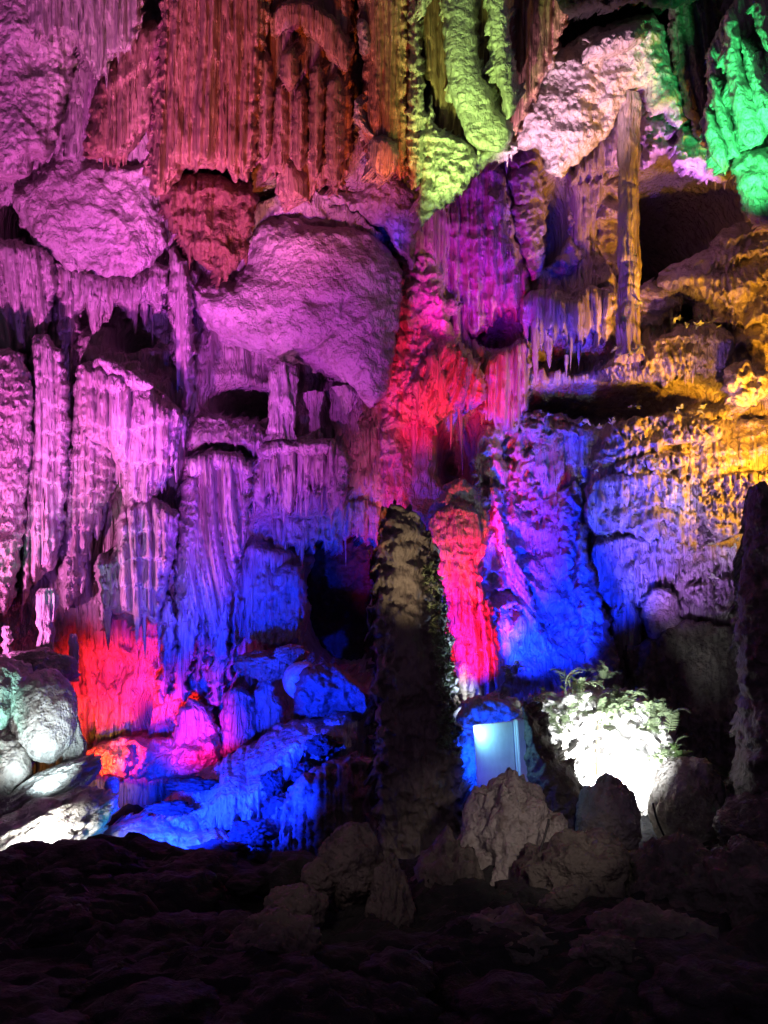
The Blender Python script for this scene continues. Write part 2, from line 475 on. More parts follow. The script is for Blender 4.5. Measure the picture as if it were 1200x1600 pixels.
# floor: near ledge on which the viewer stands, a drop behind it, then the floor rising to the wall
xs = np.linspace(-10, 11, 420); ys = np.concatenate([np.linspace(.6, 3, 50), np.linspace(3.02, 7.2, 250), np.linspace(7.25, 15, 150)])
X, Y_ = np.meshgrid(xs, ys)
G = .10*fbm2(X*.8, Y_*.8, 3) + .12*np.floor(3*fbm2(X*1.5+5+.3*n2(X*4, Y_*4), Y_*1.5, 4))/3 + crust(X, Y_, .03, 3.0) + crust(X, Y_, .035, 9.0)
lip = -.13*smooth(4.0, 5.6, Y_)
G = G + lip
G = G + .16*np.exp(-(((X+2.35)/.55)**2+((Y_-5.9)/.6)**2)) + .14*smooth(.5, 2.0, X)*smooth(3.2, 5, Y_)*smooth(7, 6, Y_)
G = G - .95*smooth(6.05, 6.9, Y_) + .5*smooth(8.5, 13, Y_)
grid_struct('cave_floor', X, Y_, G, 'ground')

# ================================================================== THE FORMATIONS
fm = formation
# ---------------- upper left
fm('rock_bulge', 'pink lit lumpy wall rock in the upper left corner', 'rock wall',
   [(-80,-80),(110,-80),(122,50),(118,120),(98,165),(88,225),(78,252),(52,248),(42,288),(-80,285)], 10.3, .9,
   [('C', .15, 1.5), ('F', .07, .3)], 'lime', back=3)
fm('stalactite_curtain', 'dim greenish grey fringe of stone hanging along the top edge', 'stalactites',
   [(30,-80),(240,-80),(222,40),(205,85),(178,100),(150,108),(128,100),(116,62),(62,58),(42,36)], 9.7, .35,
   [('F', .16, .13), ('C', .06, 3)], 'flow', fringe=(14, 10, 40, 9), teeth=22, back=2.5)
fm('flowstone_fan', 'narrow dusky pink fluted rock between bulge and stepped curtain', 'flowstone',
   [(108,92),(185,92),(170,150),(145,195),(135,262),(92,258),(96,205),(104,150)], 10.8, .4, [('F', .18, .16), ('C', .08, 3)], 'flow', teeth=10, back=2.5)
fm('flowstone_curtain', 'stepped pink fluted curtain with a rounded cap beside the big one', 'flowstone',
   [(205,42),(230,30),(264,48),(258,120),(248,190),(236,200),(215,232),(195,255),(170,250),(128,256),(138,190),(160,118),(180,78)], 10.1, .6,
   [('F', .22, .18), ('T', .10, .75), ('C', .05, 4)], 'iron', fringe=(12, 12, 40, 9), teeth=16, back=2.5)
fm('drapery_curtain', 'tall red brown pipe curtain, left half with long straight flutes', 'flowstone',
   [(256,-80),(432,-80),(418,60),(408,150),(402,255),(385,285),(350,262),(322,268),(292,262),(268,303),(246,312),(230,292),(240,190),(250,80)], 9.5, .65,
   [('F', .30, .26), ('F', .10, .10), ('C', .05, 3)], 'iron', teeth=14, back=2.5,
   folds=[([(234,292),(242,190),(254,60),(262,-80),(290,-80),(285,80),(276,200),(268,300),(250,306)], .25, .28, [('F', .09, .10)]),
          ([(352,-80),(372,-80),(378,80),(380,180),(372,262),(362,272),(350,225),(352,110)], .22, .25, [('F', .06, .10), ('T', .03, .1)]),
          ([(300,-80),(322,-80),(322,80),(318,200),(312,250),(300,238),(298,100)], .20, .2, [('F', .06, .09)])])
L_ = [('F', .035, .13)]
fm('drapery_curtain', 'red brown curtain of overlapping teardrop folds, centre of the top', 'flowstone',
   [(415,-80),(562,-80),(548,60),(552,120),(550,200),(540,290),(526,302),(515,288),(500,285),(480,318),(452,312),(432,268),(412,288),(405,240),(400,150),(408,60)], 9.9, .45,
   [('F', .16, .20), ('C', .06, 3)], 'iron', teeth=14, back=2.2, fold_fine=.3,
   folds=[([(404,80),(424,76),(428,150),(424,230),(412,255),(402,230),(400,150)], .38, .45, L_),
          ([(440,75),(464,70),(468,110),(462,140),(448,142),(437,118)], .50, .5, L_),
          ([(424,130),(452,125),(454,200),(446,290),(438,262),(426,262)], .30, .4, L_),
          ([(456,140),(482,130),(482,220),(474,268),(464,268),(455,240)], .36, .45, L_),
          ([(484,100),(506,95),(508,200),(496,286),(486,262),(481,190)], .42, .42, L_),
          ([(508,120),(536,110),(540,220),(530,292),(514,282),(506,220)], .34, .45, L_),
          ([(416,20),(452,-6),(500,6),(535,40),(552,95),(540,118),(515,96),(490,60),(455,46),(425,66)], .38, .26, [('F', .12, .12), ('C', .08, 3)]),
          ([(432,250),(452,244),(478,262),(486,316),(464,318),(442,312)], .22, .38, L_)])
fm('drapery_curtain', 'brown fluted curtain ending in an orange lit rounded tip', 'flowstone',
   [(556,-80),(645,-80),(640,80),(642,200),(636,285),(626,272),(605,284),(585,275),(572,240),(560,200),(562,160),(572,120),(560,60)], 9.8, .5,
   [('F', .17, .16), ('C', .06, 3)], 'iron', teeth=12, back=2.2,
   folds=[([(557,30),(575,28),(580,70),(574,92),(560,80)], .3, .25, [('C', .1, 4)], 'flow'),
          ([(555,150),(566,162),(574,195),(590,212),(580,216),(562,200),(550,186)], .3, .22, [('C', .08, 5)], 'flow'),
          ([(576,215),(600,205),(626,230),(622,268),(604,284),(588,276),(576,250)], .3, .3, [('F', .08, .11)], 'flow')])
fm('stalactite', 'slender violet ribbed stone pipe beside the lime green drapes', 'stalactite',
   [(636,-80),(652,-80),(656,60),(664,150),(668,200),(660,290),(640,300),(634,180),(640,100)], 9.55, .35,
   [('T', .07, .16), ('F', .06, .12)], 'flow', back=1.6, teeth=8)
fm('rock_pendant', 'dark red hanging lump of rock below the pipe curtain', 'rock',
   [(250,292),(285,268),(322,268),(385,285),(402,300),(396,340),(390,400),(372,430),(345,445),(315,425),(295,402),(285,372),(262,352),(252,322)], 9.9, .55,
   [('F', .20, .24), ('C', .20, 1.8), ('T', .16, .8)], 'ironlump', teeth=24, back=2.5, fringe=(9, 10, 34, 9))
fm('rock_dome', 'smooth violet wall boulder under the stepped pink curtain', 'rock',
   [(14,302),(35,290),(60,276),(90,236),(106,208),(125,252),(238,252),(246,300),(256,350),(264,378),(244,412),(200,440),(150,432),(110,440),(85,405),(60,392),(34,352)], 10.95, .5,
   [('C', .2, .9), ('F', .06, .4), ('C', .08, 3)], 'lime', back=2.5, fine=.8, rnd=26)
fm('rock_dome', 'large smooth magenta dome of rock with a dark crack over it', 'rock',
   [(395,352),(430,336),(500,338),(560,354),(602,380),(628,418),(625,470),(615,550),(608,610),(585,640),(560,625),(530,600),(480,570),(430,565),(380,545),(335,525),(300,480),(300,440),(340,440),(375,430),(392,400)], 11.3, 1.0,
   [('C', .14, .8), ('K', .25, .6), ('C', .05, 3)], 'lime', back=2.5, rnd=60, fine=.45)
fm('rock_ledge', 'pale violet rock lip arching above the dark crack', 'rock',
   [(380,338),(398,318),(440,316),(472,300),(530,296),(556,306),(590,268),(640,285),(652,330),(650,410),(638,425),(626,395),(600,358),(550,332),(490,312),(430,316)], 11.2, .45,
   [('C', .16, 2.4), ('F', .07, .2)], 'lime', back=2.5, warp=7)
fm('dripping_rock', 'rough magenta dripping rock below the large dome', 'rock wall',
   [(285,430),(420,520),(540,560),(610,560),(625,470),(655,420),(668,560),(610,680),(600,800),(575,770),(556,700),(545,620),(500,590),(472,560),(440,572),(418,585),(330,590),(285,600),(270,500)], 12.3, .7,
   [('C', .3, 2.2), ('F', .16, .2), ('L', .15, 4)], 'lime', teeth=20, back=2.2, fringe=(26, 15, 60, 11))
fm('fluted_flowstone', 'slanting purple flutes at the left edge above the pink pillar', 'flowstone',
   [(-80,365),(55,380),(92,405),(88,480),(62,548),(30,562),(-80,562)], 10.8, .55,
   [('F', .26, .22, dict(tilt=.22)), ('C', .05, 4)], 'flow', back=2.5, teeth=12)
fm('fluted_flowstone', 'bluish purple fluted column behind the slanting flutes', 'flowstone',
   [(76,398),(128,420),(124,560),(126,645),(98,622),(62,560),(86,480)], 11.0, .4, [('F', .2, .14), ('T', .06, .3)], 'flow', back=2.5)
fm('ridged_flowstone', 'hot pink scalloped pillar cut by the left edge', 'flowstone',
   [(-80,548),(30,542),(54,600),(48,720),(36,850),(22,965),(-80,965)], 9.9, .7,
   [('T', .14, .24), ('F', .12, .3), ('C', .07, 3)], 'flow', back=2.5)
fm('ridged_flowstone', 'round topped lilac fluted pillar right of the hot pink one', 'flowstone',
   [(44,532),(74,518),(104,565),(110,640),(106,760),(96,880),(62,900),(22,965),(30,800),(46,650)], 10.3, .6,
   [('F', .20, .16), ('T', .06, .35), ('C', .04, 4)], 'flow', back=2.5, folds=[([(82,600),(106,610),(100,740),(88,800),(76,720)], .2, .2, [('F', .1, .1)])])
fm('ridged_flowstone', 'purple ridged column with cone shaped shoulder above the boulders', 'flowstone',
   [(118,572),(150,566),(182,640),(190,720),(180,765),(152,812),(136,870),(120,945),(94,965),(92,850),(104,720)], 10.5, .55,
   [('F', .18, .15), ('T', .12, .22)], 'flow', back=2.5, fringe=(8, 20, 50, 12), teeth=10)
fm('stalactite_fringe', 'short pink drip fringe below the violet wall boulder', 'stalactites',
   [(104,412),(150,425),(205,430),(264,402),(262,470),(242,498),(226,470),(206,515),(186,480),(165,488),(130,486),(118,520),(108,470)], 11.0, .5,
   [('F', .2, .17), ('C', .1, 3)], 'flow', back=2, teeth=18,
   spikes=[(147,470,78,34,10.5),(181,478,45,16,10.5),(210,470,60,14,10.5),(238,480,68,10,10.5),(226,470,50,20,10.6),(120,480,60,12,10.6)])
fm('fluted_flowstone', 'dark violet narrow column reaching down from the red lump', 'flowstone',
   [(262,370),(300,420),(302,470),(306,560),(302,640),(284,640),(270,560),(262,480)], 10.9, .4, [('F', .18, .13), ('C', .06, 4)], 'flow', back=2.5,
   spikes=[(300,430,60,18,10.2),(318,435,52,13,10.2),(280,470,150,16,10.4)])
# ---------------- left middle : flowstone tower
fm('tiered_flowstone', 'lilac flowstone tower with sloping ledge cap, left of centre', 'flowstone',
   [(118,572),(150,562),(215,592),(250,612),(288,642),(282,690),(268,750),(240,785),(228,850),(206,845),(192,760),(172,705),(130,692),(118,640)], 10.3, .8,
   [('F', .24, .2), ('T', .16, .6), ('C', .06, 4)], 'flow', back=2.5, fringe=(14, 15, 50, 11), teeth=12,
   folds=[([(148,562),(160,556),(215,582),(246,604),(225,612),(175,596)], .55, .2, [('C', .08, 4)]),
          ([(205,650),(226,646),(228,700),(218,770),(206,800),(200,740)], .35, .25, [('F', .06, .1)]),
          ([(176,612),(204,612),(200,700),(190,722),(176,690)], .35, .25, [('T', .1, .2), ('F', .06, .1)])])
fm('organ_pipes', 'pink lit organ pipe flowstone above the red cavity', 'flowstone',
   [(190,790),(215,775),(250,780),(282,800),(276,850),(266,900),(252,950),(245,985),(226,970),(214,990),(204,962),(190,972),(178,962),(168,985),(158,962),(150,890),(150,872),(180,860),(186,820)], 10.1, .6,
   [('F', .26, .17, dict(tilt=.05)), ('T', .09, .5), ('C', .05, 4)], 'flow', back=2, teeth=14,
   spikes=[(170,950,72,16,9.9),(182,955,40,10,9.8),(196,955,45,10,9.8),(214,950,62,14,9.8),(226,955,82,9,9.8),(240,955,40,12,9.8),(160,950,30,10,9.9),(204,955,38,8,9.7),(250,940,110,14,10)])
fm('organ_pipes', 'mushroom capped organ pipe flowstone with deep blue grooves', 'flowstone',
   [(290,716),(330,704),(375,709),(397,730),(392,790),(378,850),(368,920),(352,962),(338,1000),(316,962),(300,966),(275,962),(270,900),(278,830),(290,782),(284,742)], 10.7, .55,
   [('F', .52, .20, dict(tilt=.10)), ('C', .04, 5)], 'flow', back=2, teeth=18, fringe=(10, 20, 70, 9),
   folds=[([(288,718),(330,702),(376,707),(397,730),(392,752),(360,736),(325,738),(296,752)], .35, .28, [('F', .10, .09)]),
          ([(282,748),(306,740),(316,780),(310,850),(304,930),(290,958),(276,935),(278,840)], .30, .35, [('T', .13, .24), ('F', .05, .1)]),
          ([(322,750),(331,748),(328,850),(318,950),(312,955),(314,850)], .18, .18, [('C', .03, 6)]),
          ([(344,750),(353,748),(350,840),(338,955),(332,960),(336,850)], .18, .18, [('C', .03, 6)]),
          ([(366,752),(375,750),(370,830),(356,940),(350,945),(356,840)], .18, .18, [('C', .03, 6)]),
          ([(384,750),(391,750),(384,830),(374,890),(372,840)], .18, .15, [('C', .03, 6)])])
fm('rock_ledge', 'stepped dusky ledge on top of the mushroom capped pipes', 'rock ledge',
   [(294,662),(330,642),(372,655),(416,662),(424,700),(402,716),(370,706),(300,712),(288,692)], 10.9, .55, [('T', .18, .34), ('F', .08, .15)], 'flow', back=2.5, teeth=10)
fm('dripping_flowstone', 'pink shelf with a fringe of short drips, centre left', 'flowstone',
   [(400,706),(420,686),(470,692),(520,680),(532,700),(546,710),(549,760),(535,798),(520,792),(512,762),(500,782),(490,745),(480,786),(468,772),(462,796),(440,786),(425,768),(410,798),(394,794),(384,780),(392,740)], 10.9, .5,
   [('F', .22, .13), ('C', .06, 4)], 'flow', back=2, teeth=20,
   fringe=(18, 20, 65, 9),
   folds=[([(398,702),(420,684),(470,690),(515,682),(530,700),(500,716),(450,708),(410,722)], .3, .25, [('C', .1, 4)]),
          ([(524,700),(546,706),(546,760),(536,800),(526,790)], .35, .25, [('T', .08, .2), ('C', .06, 5)]),
          ([(435,728),(462,722),(468,770),(455,806),(440,790)], .28, .22, [('F', .08, .09)])])
fm('stalactite_fringe', 'purple lower fringe of drips under the pink shelf', 'stalactites',
   [(382,802),(440,790),(520,790),(562,772),(602,792),(592,862),(570,842),(545,832),(530,868),(510,850),(480,860),(470,885),(455,850),(430,858),(400,832)], 11.8, .4,
   [('F', .16, .15), ('C', .18, 3)], 'flow', back=2, teeth=22, fringe=(20, 20, 60, 9))
fm('flowstone_block', 'dim purple tiered block below the drips, beside the dark recess', 'flowstone',
   [(376,890),(480,878),(482,960),(470,1000),(440,1030),(402,1062),(376,1045)], 11.4, .5, [('T', .22, .42), ('F', .12, .12)], 'flow', back=2, teeth=12, fringe=(8, 15, 35, 8))
# slender columns under the organ pipes
for i, (cx, t0, b0, wd, Yc, lab) in enumerate([
        (262, 930, 1100, 20, 10.4, 'thin pink column left of the dark hole above the red cavity'),
        (290, 940, 1095, 34, 10.6, 'thick lilac column between the organ pipes and the magenta mound'),
        (315, 960, 1085, 20, 10.9, 'slim purple column under the mushroom capped pipes'),
        (345, 940, 1100, 22, 10.6, 'leaning pink column right of the slim purple one'),
        (368, 900, 1060, 12, 10.9, 'pencil thin bluish column beside the tiered block')]):
    fm('dripstone', lab, 'column', [(cx-wd*.6, t0), (cx+wd*.6, t0), (cx+wd*.4, (t0+b0)/2), (cx+wd*.3-8, b0-20), (cx+wd*.5-10, b0), (cx-wd*.6-10, b0), (cx-wd*.45-6, b0-30), (cx-wd*.4, (t0+b0)/2)],
       Yc, .25, [('F', .10, .1), ('C', .05, 4)], 'flow', back=.5, closed=True, warp=6)
def lathe_col(name, label, cat, cx, t0, b0, prof, Y, mat, rel=.05, ring=.0, n=56, k=180, lean=0.0):
    """round column; prof = list of (fraction from top, half width px)"""
    s = Y/1200; sd = cx*.37
    t = np.linspace(0, 1, k)
    rr = np.interp(t, [p[0] for p in prof], [p[1] for p in prof])*s
    top, bot = P(cx, t0, Y), P(cx+lean, b0, Y)
    a = np.linspace(0, 2*np.pi, n, endpoint=False)
    A, Tm = np.meshgrid(a, t)
    zz = top.z+(bot.z-top.z)*Tm; cxw = top.x+(bot.x-top.x)*Tm+.03*n2(Tm*6+sd, Tm*0)
    r0 = rr[:, None]*np.ones_like(A)
    d = rel*fbm3(np.cos(A)*1.6+sd, np.sin(A)*1.6, zz*2.2, 4)+ring*np.abs(n2(zz*5+.5*np.cos(A+sd), A*0+sd))
    r0 = np.maximum(r0+d*np.minimum(1, r0/.1), .01)
    V = np.stack([cxw+r0*np.cos(A), Y+r0*np.sin(A), zz], -1).reshape(-1, 3)
    i = np.arange(n*k).reshape(k, n); j = np.roll(i, -1, 1)
    F = np.stack([i[:-1].ravel(), j[:-1].ravel(), j[1:].ravel(), i[1:].ravel()], 1)
    org = np.array(bot)
    o = link(name, mesh(name, V-org, F, mat), None, bot); tag(o, label, cat)
    return o
lathe_col('dripstone', 'short stout pink column standing on the shelf before a dark hollow', 'column', 440, 572, 692,
          [(0, 12), (.15, 19), (.7, 17), (.9, 19), (1, 26)], 10.6, 'flow', .09)
lathe_col('dripstone', 'small pink column to the right of the stout one', 'column', 492, 615, 690, [(0, 14), (.4, 7), (.8, 8), (1, 14)], 10.9, 'flow', .05)
lathe_col('dripstone', 'knobbly purple column under the right end of the dome', 'column', 540, 612, 712, [(0, 30), (.4, 18), (.7, 12), (1, 20)], 11.2, 'flow', .12)
# ---------------- red cavity and the floor in front of it
fm('fluted_rock', 'red lit fluted back wall of the small cavity at lower left', 'rock wall',
   [(118,955),(180,930),(262,950),(335,1000),(352,1080),(348,1150),(335,1210),(250,1222),(128,1215),(122,1100)], 11.6, .3,
   [('F', .22, .24), ('C', .16, 2), ('L', .1, 3)], 'flow', back=2, gy=-.25,
   dents=[(150,1130,12,34,.9),(242,1100,11,34,1.0),(200,1105,7,20,.7),(262,1040,6,22,.6),(185,1140,16,10,.5)])
fm('flowstone_mound', 'red lit crusty mound on the cavity floor', 'mound',
   [(126,1190),(150,1160),(200,1148),(262,1158),(310,1130),(348,1140),(352,1180),(320,1205),(240,1218),(150,1210)], 10.3, .55,
   [('L', .16, 3.5), ('C', .1, 4)], 'flow', back=1.5, gy=-.5)
for pts, Yc, lab in [
        ([(258,1200),(268,1140),(282,1100),(305,1090),(330,1110),(345,1150),(352,1195),(320,1210)], 10.4, 'smooth magenta stalagmite mound at the mouth of the red cavity'),
        ([(335,1190),(342,1120),(356,1080),(378,1068),(392,1085),(402,1130),(405,1165),(370,1185)], 10.5, 'blue violet stalagmite with rough top, right of the magenta mound'),
        ([(392,1160),(396,1100),(402,1062),(424,1060),(440,1100),(452,1140),(440,1160)], 10.6, 'flat topped blue stalagmite below the tiered block')]:
    fm('stalagmite', lab, 'stalagmite', pts, Yc, .5, [('F', .12, .25), ('C', .08, 3)], 'flow', back=.7, closed=True)
fm('flowstone_slope', 'bright blue lit sheet of flowstone sloping down to the floor', 'flowstone',
   [(235,1292),(265,1248),(330,1195),(400,1152),(440,1124),(500,1112),(562,1092),(566,1140),(548,1176),(500,1190),(470,1200),(448,1240),(402,1290),(372,1300),(330,1312),(270,1310)], 8.8, .55,
   [('L', .14, 1.2), ('C', .10, 2.2)], 'flow', back=1.6, gy=-.7, teeth=12, fine=.6)
fm('rock_slab', 'low blue lit rock apron with a cyan hot spot on the floor', 'rock slab',
   [(135,1352),(150,1305),(190,1280),(262,1285),(300,1300),(360,1295),(372,1335),(330,1352),(270,1372),(200,1375)], 7.4, .30,
   [('C', .16, 2.5), ('L', .1, 3)], 'lime', back=1.0, gy=-.8)
fm('rock_mass', 'dark broken rock with drip holes below the blue slope', 'rock',
   [(360,1360),(375,1310),(402,1292),(450,1235),(480,1200),(550,1180),(590,1190),(600,1300),(560,1380),(450,1390)], 7.7, .4,
   [('C', .34, 2.2), ('F', .16, .16)], 'mud', back=1.6, teeth=14)
fm('rock_mass', 'dark brown crusty rock above the blue slope', 'rock',
   [(458,1110),(462,1060),(480,1040),(520,1035),(560,1060),(585,1090),(580,1120),(530,1130),(490,1125)], 9.2, .4, [('C', .24, 3)], 'mud', back=1.2)
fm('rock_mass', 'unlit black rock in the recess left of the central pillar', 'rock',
   [(478,860),(520,830),(560,800),(610,800),(620,1110),(560,1100),(480,1050)], 12.6, .3, [('C', .2, 2)], 'ground', back=1)  # near black sheet stands in for the shade of the recess
# ---------------- centre : magenta wall, red hanging rock
fm('streaked_flowstone', 'magenta and indigo streaked wall below the lime green drapes', 'flowstone',
   [(655,372),(662,340),(700,318),(740,255),(775,230),(797,300),(806,370),(832,440),(818,490),(782,490),(762,520),(736,537),(716,512),(700,472),(686,425),(670,402)], 12.8, .7,
   [('F', .26, .26), ('C', .18, 2.6)], 'flow', back=2, teeth=16)
fm('streaked_flowstone', 'crimson crusted rock rib running down to the central pillar', 'rock wall',
   [(618,440),(642,395),(668,385),(692,430),(702,500),(722,530),(692,582),(662,640),(642,682),(648,760),(660,812),(630,790),(600,742),(580,700),(600,660),(612,560)], 12.1, .6,
   [('C', .24, 2.8), ('F', .14, .18), ('L', .12, 4)], 'lime', back=2, teeth=22, fringe=(22, 20, 60, 10))
fm('drapery_curtain', 'red fan of drooping stone folds in the centre', 'flowstone',
   [(646,592),(668,545),(686,522),(720,530),(750,568),(762,620),(746,642),(722,638),(702,652),(682,668),(660,662),(640,642)], 11.8, .55,
   [('F', .26, .2, dict(tilt=-.35)), ('C', .08, 4)], 'flow', back=2, teeth=16,
   folds=[([(664,560),(682,540),(700,590),(706,630),(692,640),(676,610)], .32, .25, [('F', .06, .1)]),
          ([(694,540),(716,538),(728,590),(724,632),(712,630),(704,590)], .28, .25, [('F', .06, .1)]),
          ([(640,600),(660,580),(680,640),(690,664),(674,664),(652,640)], .3, .25, [('F', .06, .1)])],
   spikes=[(718,636,34,8,11.4),(738,632,40,8,11.4),(704,650,60,7,11.8),(722,640,110,8,12)])
fm('drapery_curtain', 'straight crimson fluted curtain under a dark hollow', 'flowstone',
   [(752,562),(785,545),(826,518),(830,600),(822,650),(802,688),(772,662),(746,656)], 12.2, .45, [('F', .28, .13), ('C', .05, 4)], 'flow', back=2, teeth=14, fringe=(7, 10, 40, 8))
fm('rock_nodule', 'pink rounded knob hanging left of the dark hollow', 'rock',
   [(684,480),(700,462),(716,470),(712,490),(698,502),(686,494)], 12.0, .3, [('C', .08, 5)], 'flow', back=1.0)
fm('rock_buttress', 'scarlet crusted rib between grotto and blue flowstone', 'rock',
   [(744,660),(790,660),(782,700),(796,742),(782,790),(764,850),(758,882),(742,872),(734,782),(740,720)], 12.2, .45, [('C', .26, 3), ('T', .12, .35)], 'flow', back=2)
fm('flowstone_curtain', 'bright red domed curtain with stringy drips behind the central pillar', 'flowstone',
   [(690,762),(720,745),(746,770),(762,802),(762,860),(746,880),(754,920),(772,960),(782,1040),(778,1092),(768,1104),(752,1106),(742,1098),(716,1095),(708,1000),(694,930),(668,882),(664,822)], 10.6, .5,
   [('T', .12, .3), ('F', .12, .16), ('C', .05, 4)], 'flow', back=1.8, teeth=14,
   folds=[([(728,925),(736,922),(748,990),(752,1100),(744,1102),(738,1010)], .3, .16, [('C', .04, 6)]),
          ([(742,915),(750,918),(764,990),(770,1098),(760,1104),(756,1010)], .3, .16, [('C', .04, 6)]),
          ([(756,930),(763,945),(778,1030),(780,1085),(772,1080),(766,1010)], .25, .16, [('C', .04, 6)]),
          ([(666,815),(690,790),(725,780),(750,800),(756,850),(740,876),(690,878),(668,870)], .3, .3, [('T', .12, .22), ('C', .06, 4)])],
   spikes=[(746,1085,30,9,10.2),(764,1085,30,9,10.2),(774,960,150,5,10.1)])
fm('flowstone_slip', 'magenta streak of rock slanting down beside the blue flowstone', 'flowstone',
   [(764,760),(778,760),(786,830),(812,880),(830,930),(850,990),(866,1010),(862,1030),(830,1030),(812,1000),(800,930),(782,880),(768,830)], 11.7, .3,
   [('F', .16, .14, dict(tilt=.4)), ('C', .1, 4)], 'flow', back=1.5)
# ---------------- right, middle : blue flowstone and the big amber dome
fm('streaked_flowstone', 'electric blue pitted flowstone wall right of the red curtain', 'flowstone',
   [(786,668),(830,640),(880,650),(925,655),(912,740),(905,800),(908,860),(900,950),(906,1000),(884,1012),(852,992),(822,930),(792,880),(776,840),(772,760),(784,720)], 12.8, .7,
   [('C', .28, 3.0), ('T', .14, .34), ('L', .08, 5)], 'flow', back=2,
   dents=[(random.Random(i).uniform(785, 895), random.Random(i+50).uniform(680, 960), random.Random(i+90).uniform(3, 8), random.Random(i+70).uniform(3, 10), .4) for i in range(34)])
fm('flowstone_buttress', 'knobbly lavender rib with leaf tufts between the two blue walls', 'flowstone',
   [(868,770),(905,745),(912,800),(905,860),(906,930),(895,945),(880,900),(876,840)], 12.0, .3, [('C', .2, 4), ('T', .1, .2)], 'lime', back=1.5)
DR = [('T', .22, .3, dict(tooth=.6)), ('F', .16, .12), ('C', .16, 4), ('L', .08, 7)]
DR2 = [('F', .30, .13), ('T', .14, .42, dict(tooth=.6)), ('C', .14, 3.5), ('L', .08, 7)]
fm('flowstone_dome', 'great tiered flowstone dome lit blue, violet and amber at right', 'flowstone',
   [(915,762),(935,700),(960,655),(1060,648),(1130,660),(1200,650),(1290,660),(1290,770),(1168,775),(1166,860),(1152,900),(1146,955),(1128,975),(1100,955),(1072,948),(1042,942),(1012,950),(1000,990),(976,1000),(956,990),(936,920),(916,860),(910,800)], 11.9, 1.0,
   [('T', .55, 1.15, dict(tooth=.3)), ('T', .14, .3), ('F', .16, .16), ('C', .10, 3.5)], 'flow', back=2.5, rnd=110, teeth=10, fringe=(24, 12, 40, 9),
   folds=[([(940,700),(958,662),(1010,650),(1060,645),(1130,662),(1128,690),(1060,692),(1000,702),(950,716)], .55, .22, DR),
          ([(958,722),(1000,712),(1040,704),(1080,708),(1074,732),(1012,738),(965,748)], .50, .22, DR),
          ([(915,775),(940,742),(1000,738),(1050,740),(1092,755),(1098,800),(1096,832),(1020,826),(950,836),(918,830)], .55, .2, DR2),
          ([(1090,800),(1082,770),(1110,742),(1170,735),(1290,735),(1290,780),(1170,790),(1160,836),(1120,846)], .6, .22, DR),
          ([(920,850),(960,838),(1000,836),(1092,852),(1160,850),(1150,905),(1132,955),(1080,948),(1040,936),(1000,950),(955,960),(930,900)], .55, .22, DR2),
          ([(1060,920),(1110,905),(1150,900),(1146,950),(1128,968),(1096,955)], .8, .2, DR)])
fm('flowstone_pendant', 'tan cone shaped underside lump below the tiered dome', 'flowstone',
   [(1000,930),(1030,915),(1058,925),(1066,975),(1050,1000),(1020,1018),(1008,990)], 11.0, .35, [('C', .14, 3)], 'lime', back=1.4)
fm('fluted_flowstone', 'thin pale leg running from the dome down to the white plants', 'column',
   [(955,940),(1000,940),(1006,1000),(1000,1060),(985,1100),(966,1080),(952,1000)], 11.3, .35, [('F', .16, .14)], 'flow', back=1.4)
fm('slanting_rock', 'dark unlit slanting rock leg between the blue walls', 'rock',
   [(904,800),(914,850),(934,925),(958,1005),(978,1075),(950,1090),(920,1045),(906,960),(900,880)], 10.6, .25, [('C', .1, 3)], 'mud', back=1.6)  # leg is only shaded; the shade is put into its dark colour
fm('flowstone_pendant', 'violet stone flap hanging at the lower right of the dome', 'flowstone',
   [(1058,935),(1095,940),(1148,950),(1150,972),(1130,984),(1108,980),(1088,970),(1064,972)], 11.2, .3, [('F', .12, .15), ('C', .08, 4)], 'flow', back=1.4, teeth=10)
fm('rock_outcrop', 'dim greenish brown wall below the tiered dome', 'rock wall',
   [(962,1010),(1010,1005),(1060,968),(1150,975),(1175,1100),(1160,1270),(1080,1300),(1040,1260),(1050,1150),(1000,1085)], 10.9, .4, [('C', .2, 1.8), ('F', .08, .3)], 'mud', back=1.5)
fm('dark_stalagmite', 'dark round headed pillar at the right edge', 'pillar',
   [(1164,790),(1172,762),(1190,756),(1215,775),(1290,780),(1290,1420),(1150,1360),(1145,1250),(1156,1100),(1146,985),(1160,870)], 6.4, .5, [('C', .16, 2)], 'mud', back=1.2, closed=True)
# ---------------- right, upper : ledges
fm('layered_rock', 'orange amber layered ledges at the right edge', 'rock ledges',
   [(1040,415),(1110,390),(1130,352),(1200,342),(1290,330),(1290,648),(1180,640),(1145,630),(1110,640),(1075,600),(1062,560),(1085,500),(1075,470),(1030,462),(1020,440)], 12.6, 1.1,
   [('T', .34, .46, dict(tooth=.5, slope=-.1)), ('C', .14, 3)], 'lime', back=2.5, rnd=90)
fm('rock_ledge', 'violet topped rounded ledge with orange drip edge', 'rock ledge',
   [(1000,562),(1030,522),(1080,502),(1142,512),(1150,550),(1128,580),(1108,592),(1080,582),(1058,592),(1000,585)], 11.9, .6, [('T', .24, .3, dict(tooth=.5)), ('C', .1, 4)], 'flow', back=2, fringe=(9, 8, 26, 8), teeth=10)
fm('rock_ledge', 'low orange drip ledge at the foot of the tall thin column', 'rock ledge',
   [(940,575),(955,558),(1000,548),(1060,560),(1068,590),(1040,600),(1000,604),(960,602)], 12.0, .45, [('T', .2, .34), ('F', .12, .14)], 'flow', back=2, teeth=12)
fm('rock_nodule', 'bright yellow rounded knob sticking out near the right edge', 'rock',
   [(1130,575),(1165,560),(1205,590),(1205,615),(1170,640),(1140,630),(1132,605)], 11.0, .5, [('C', .14, 3.5), ('L', .1, 5)], 'lime', back=1.5)
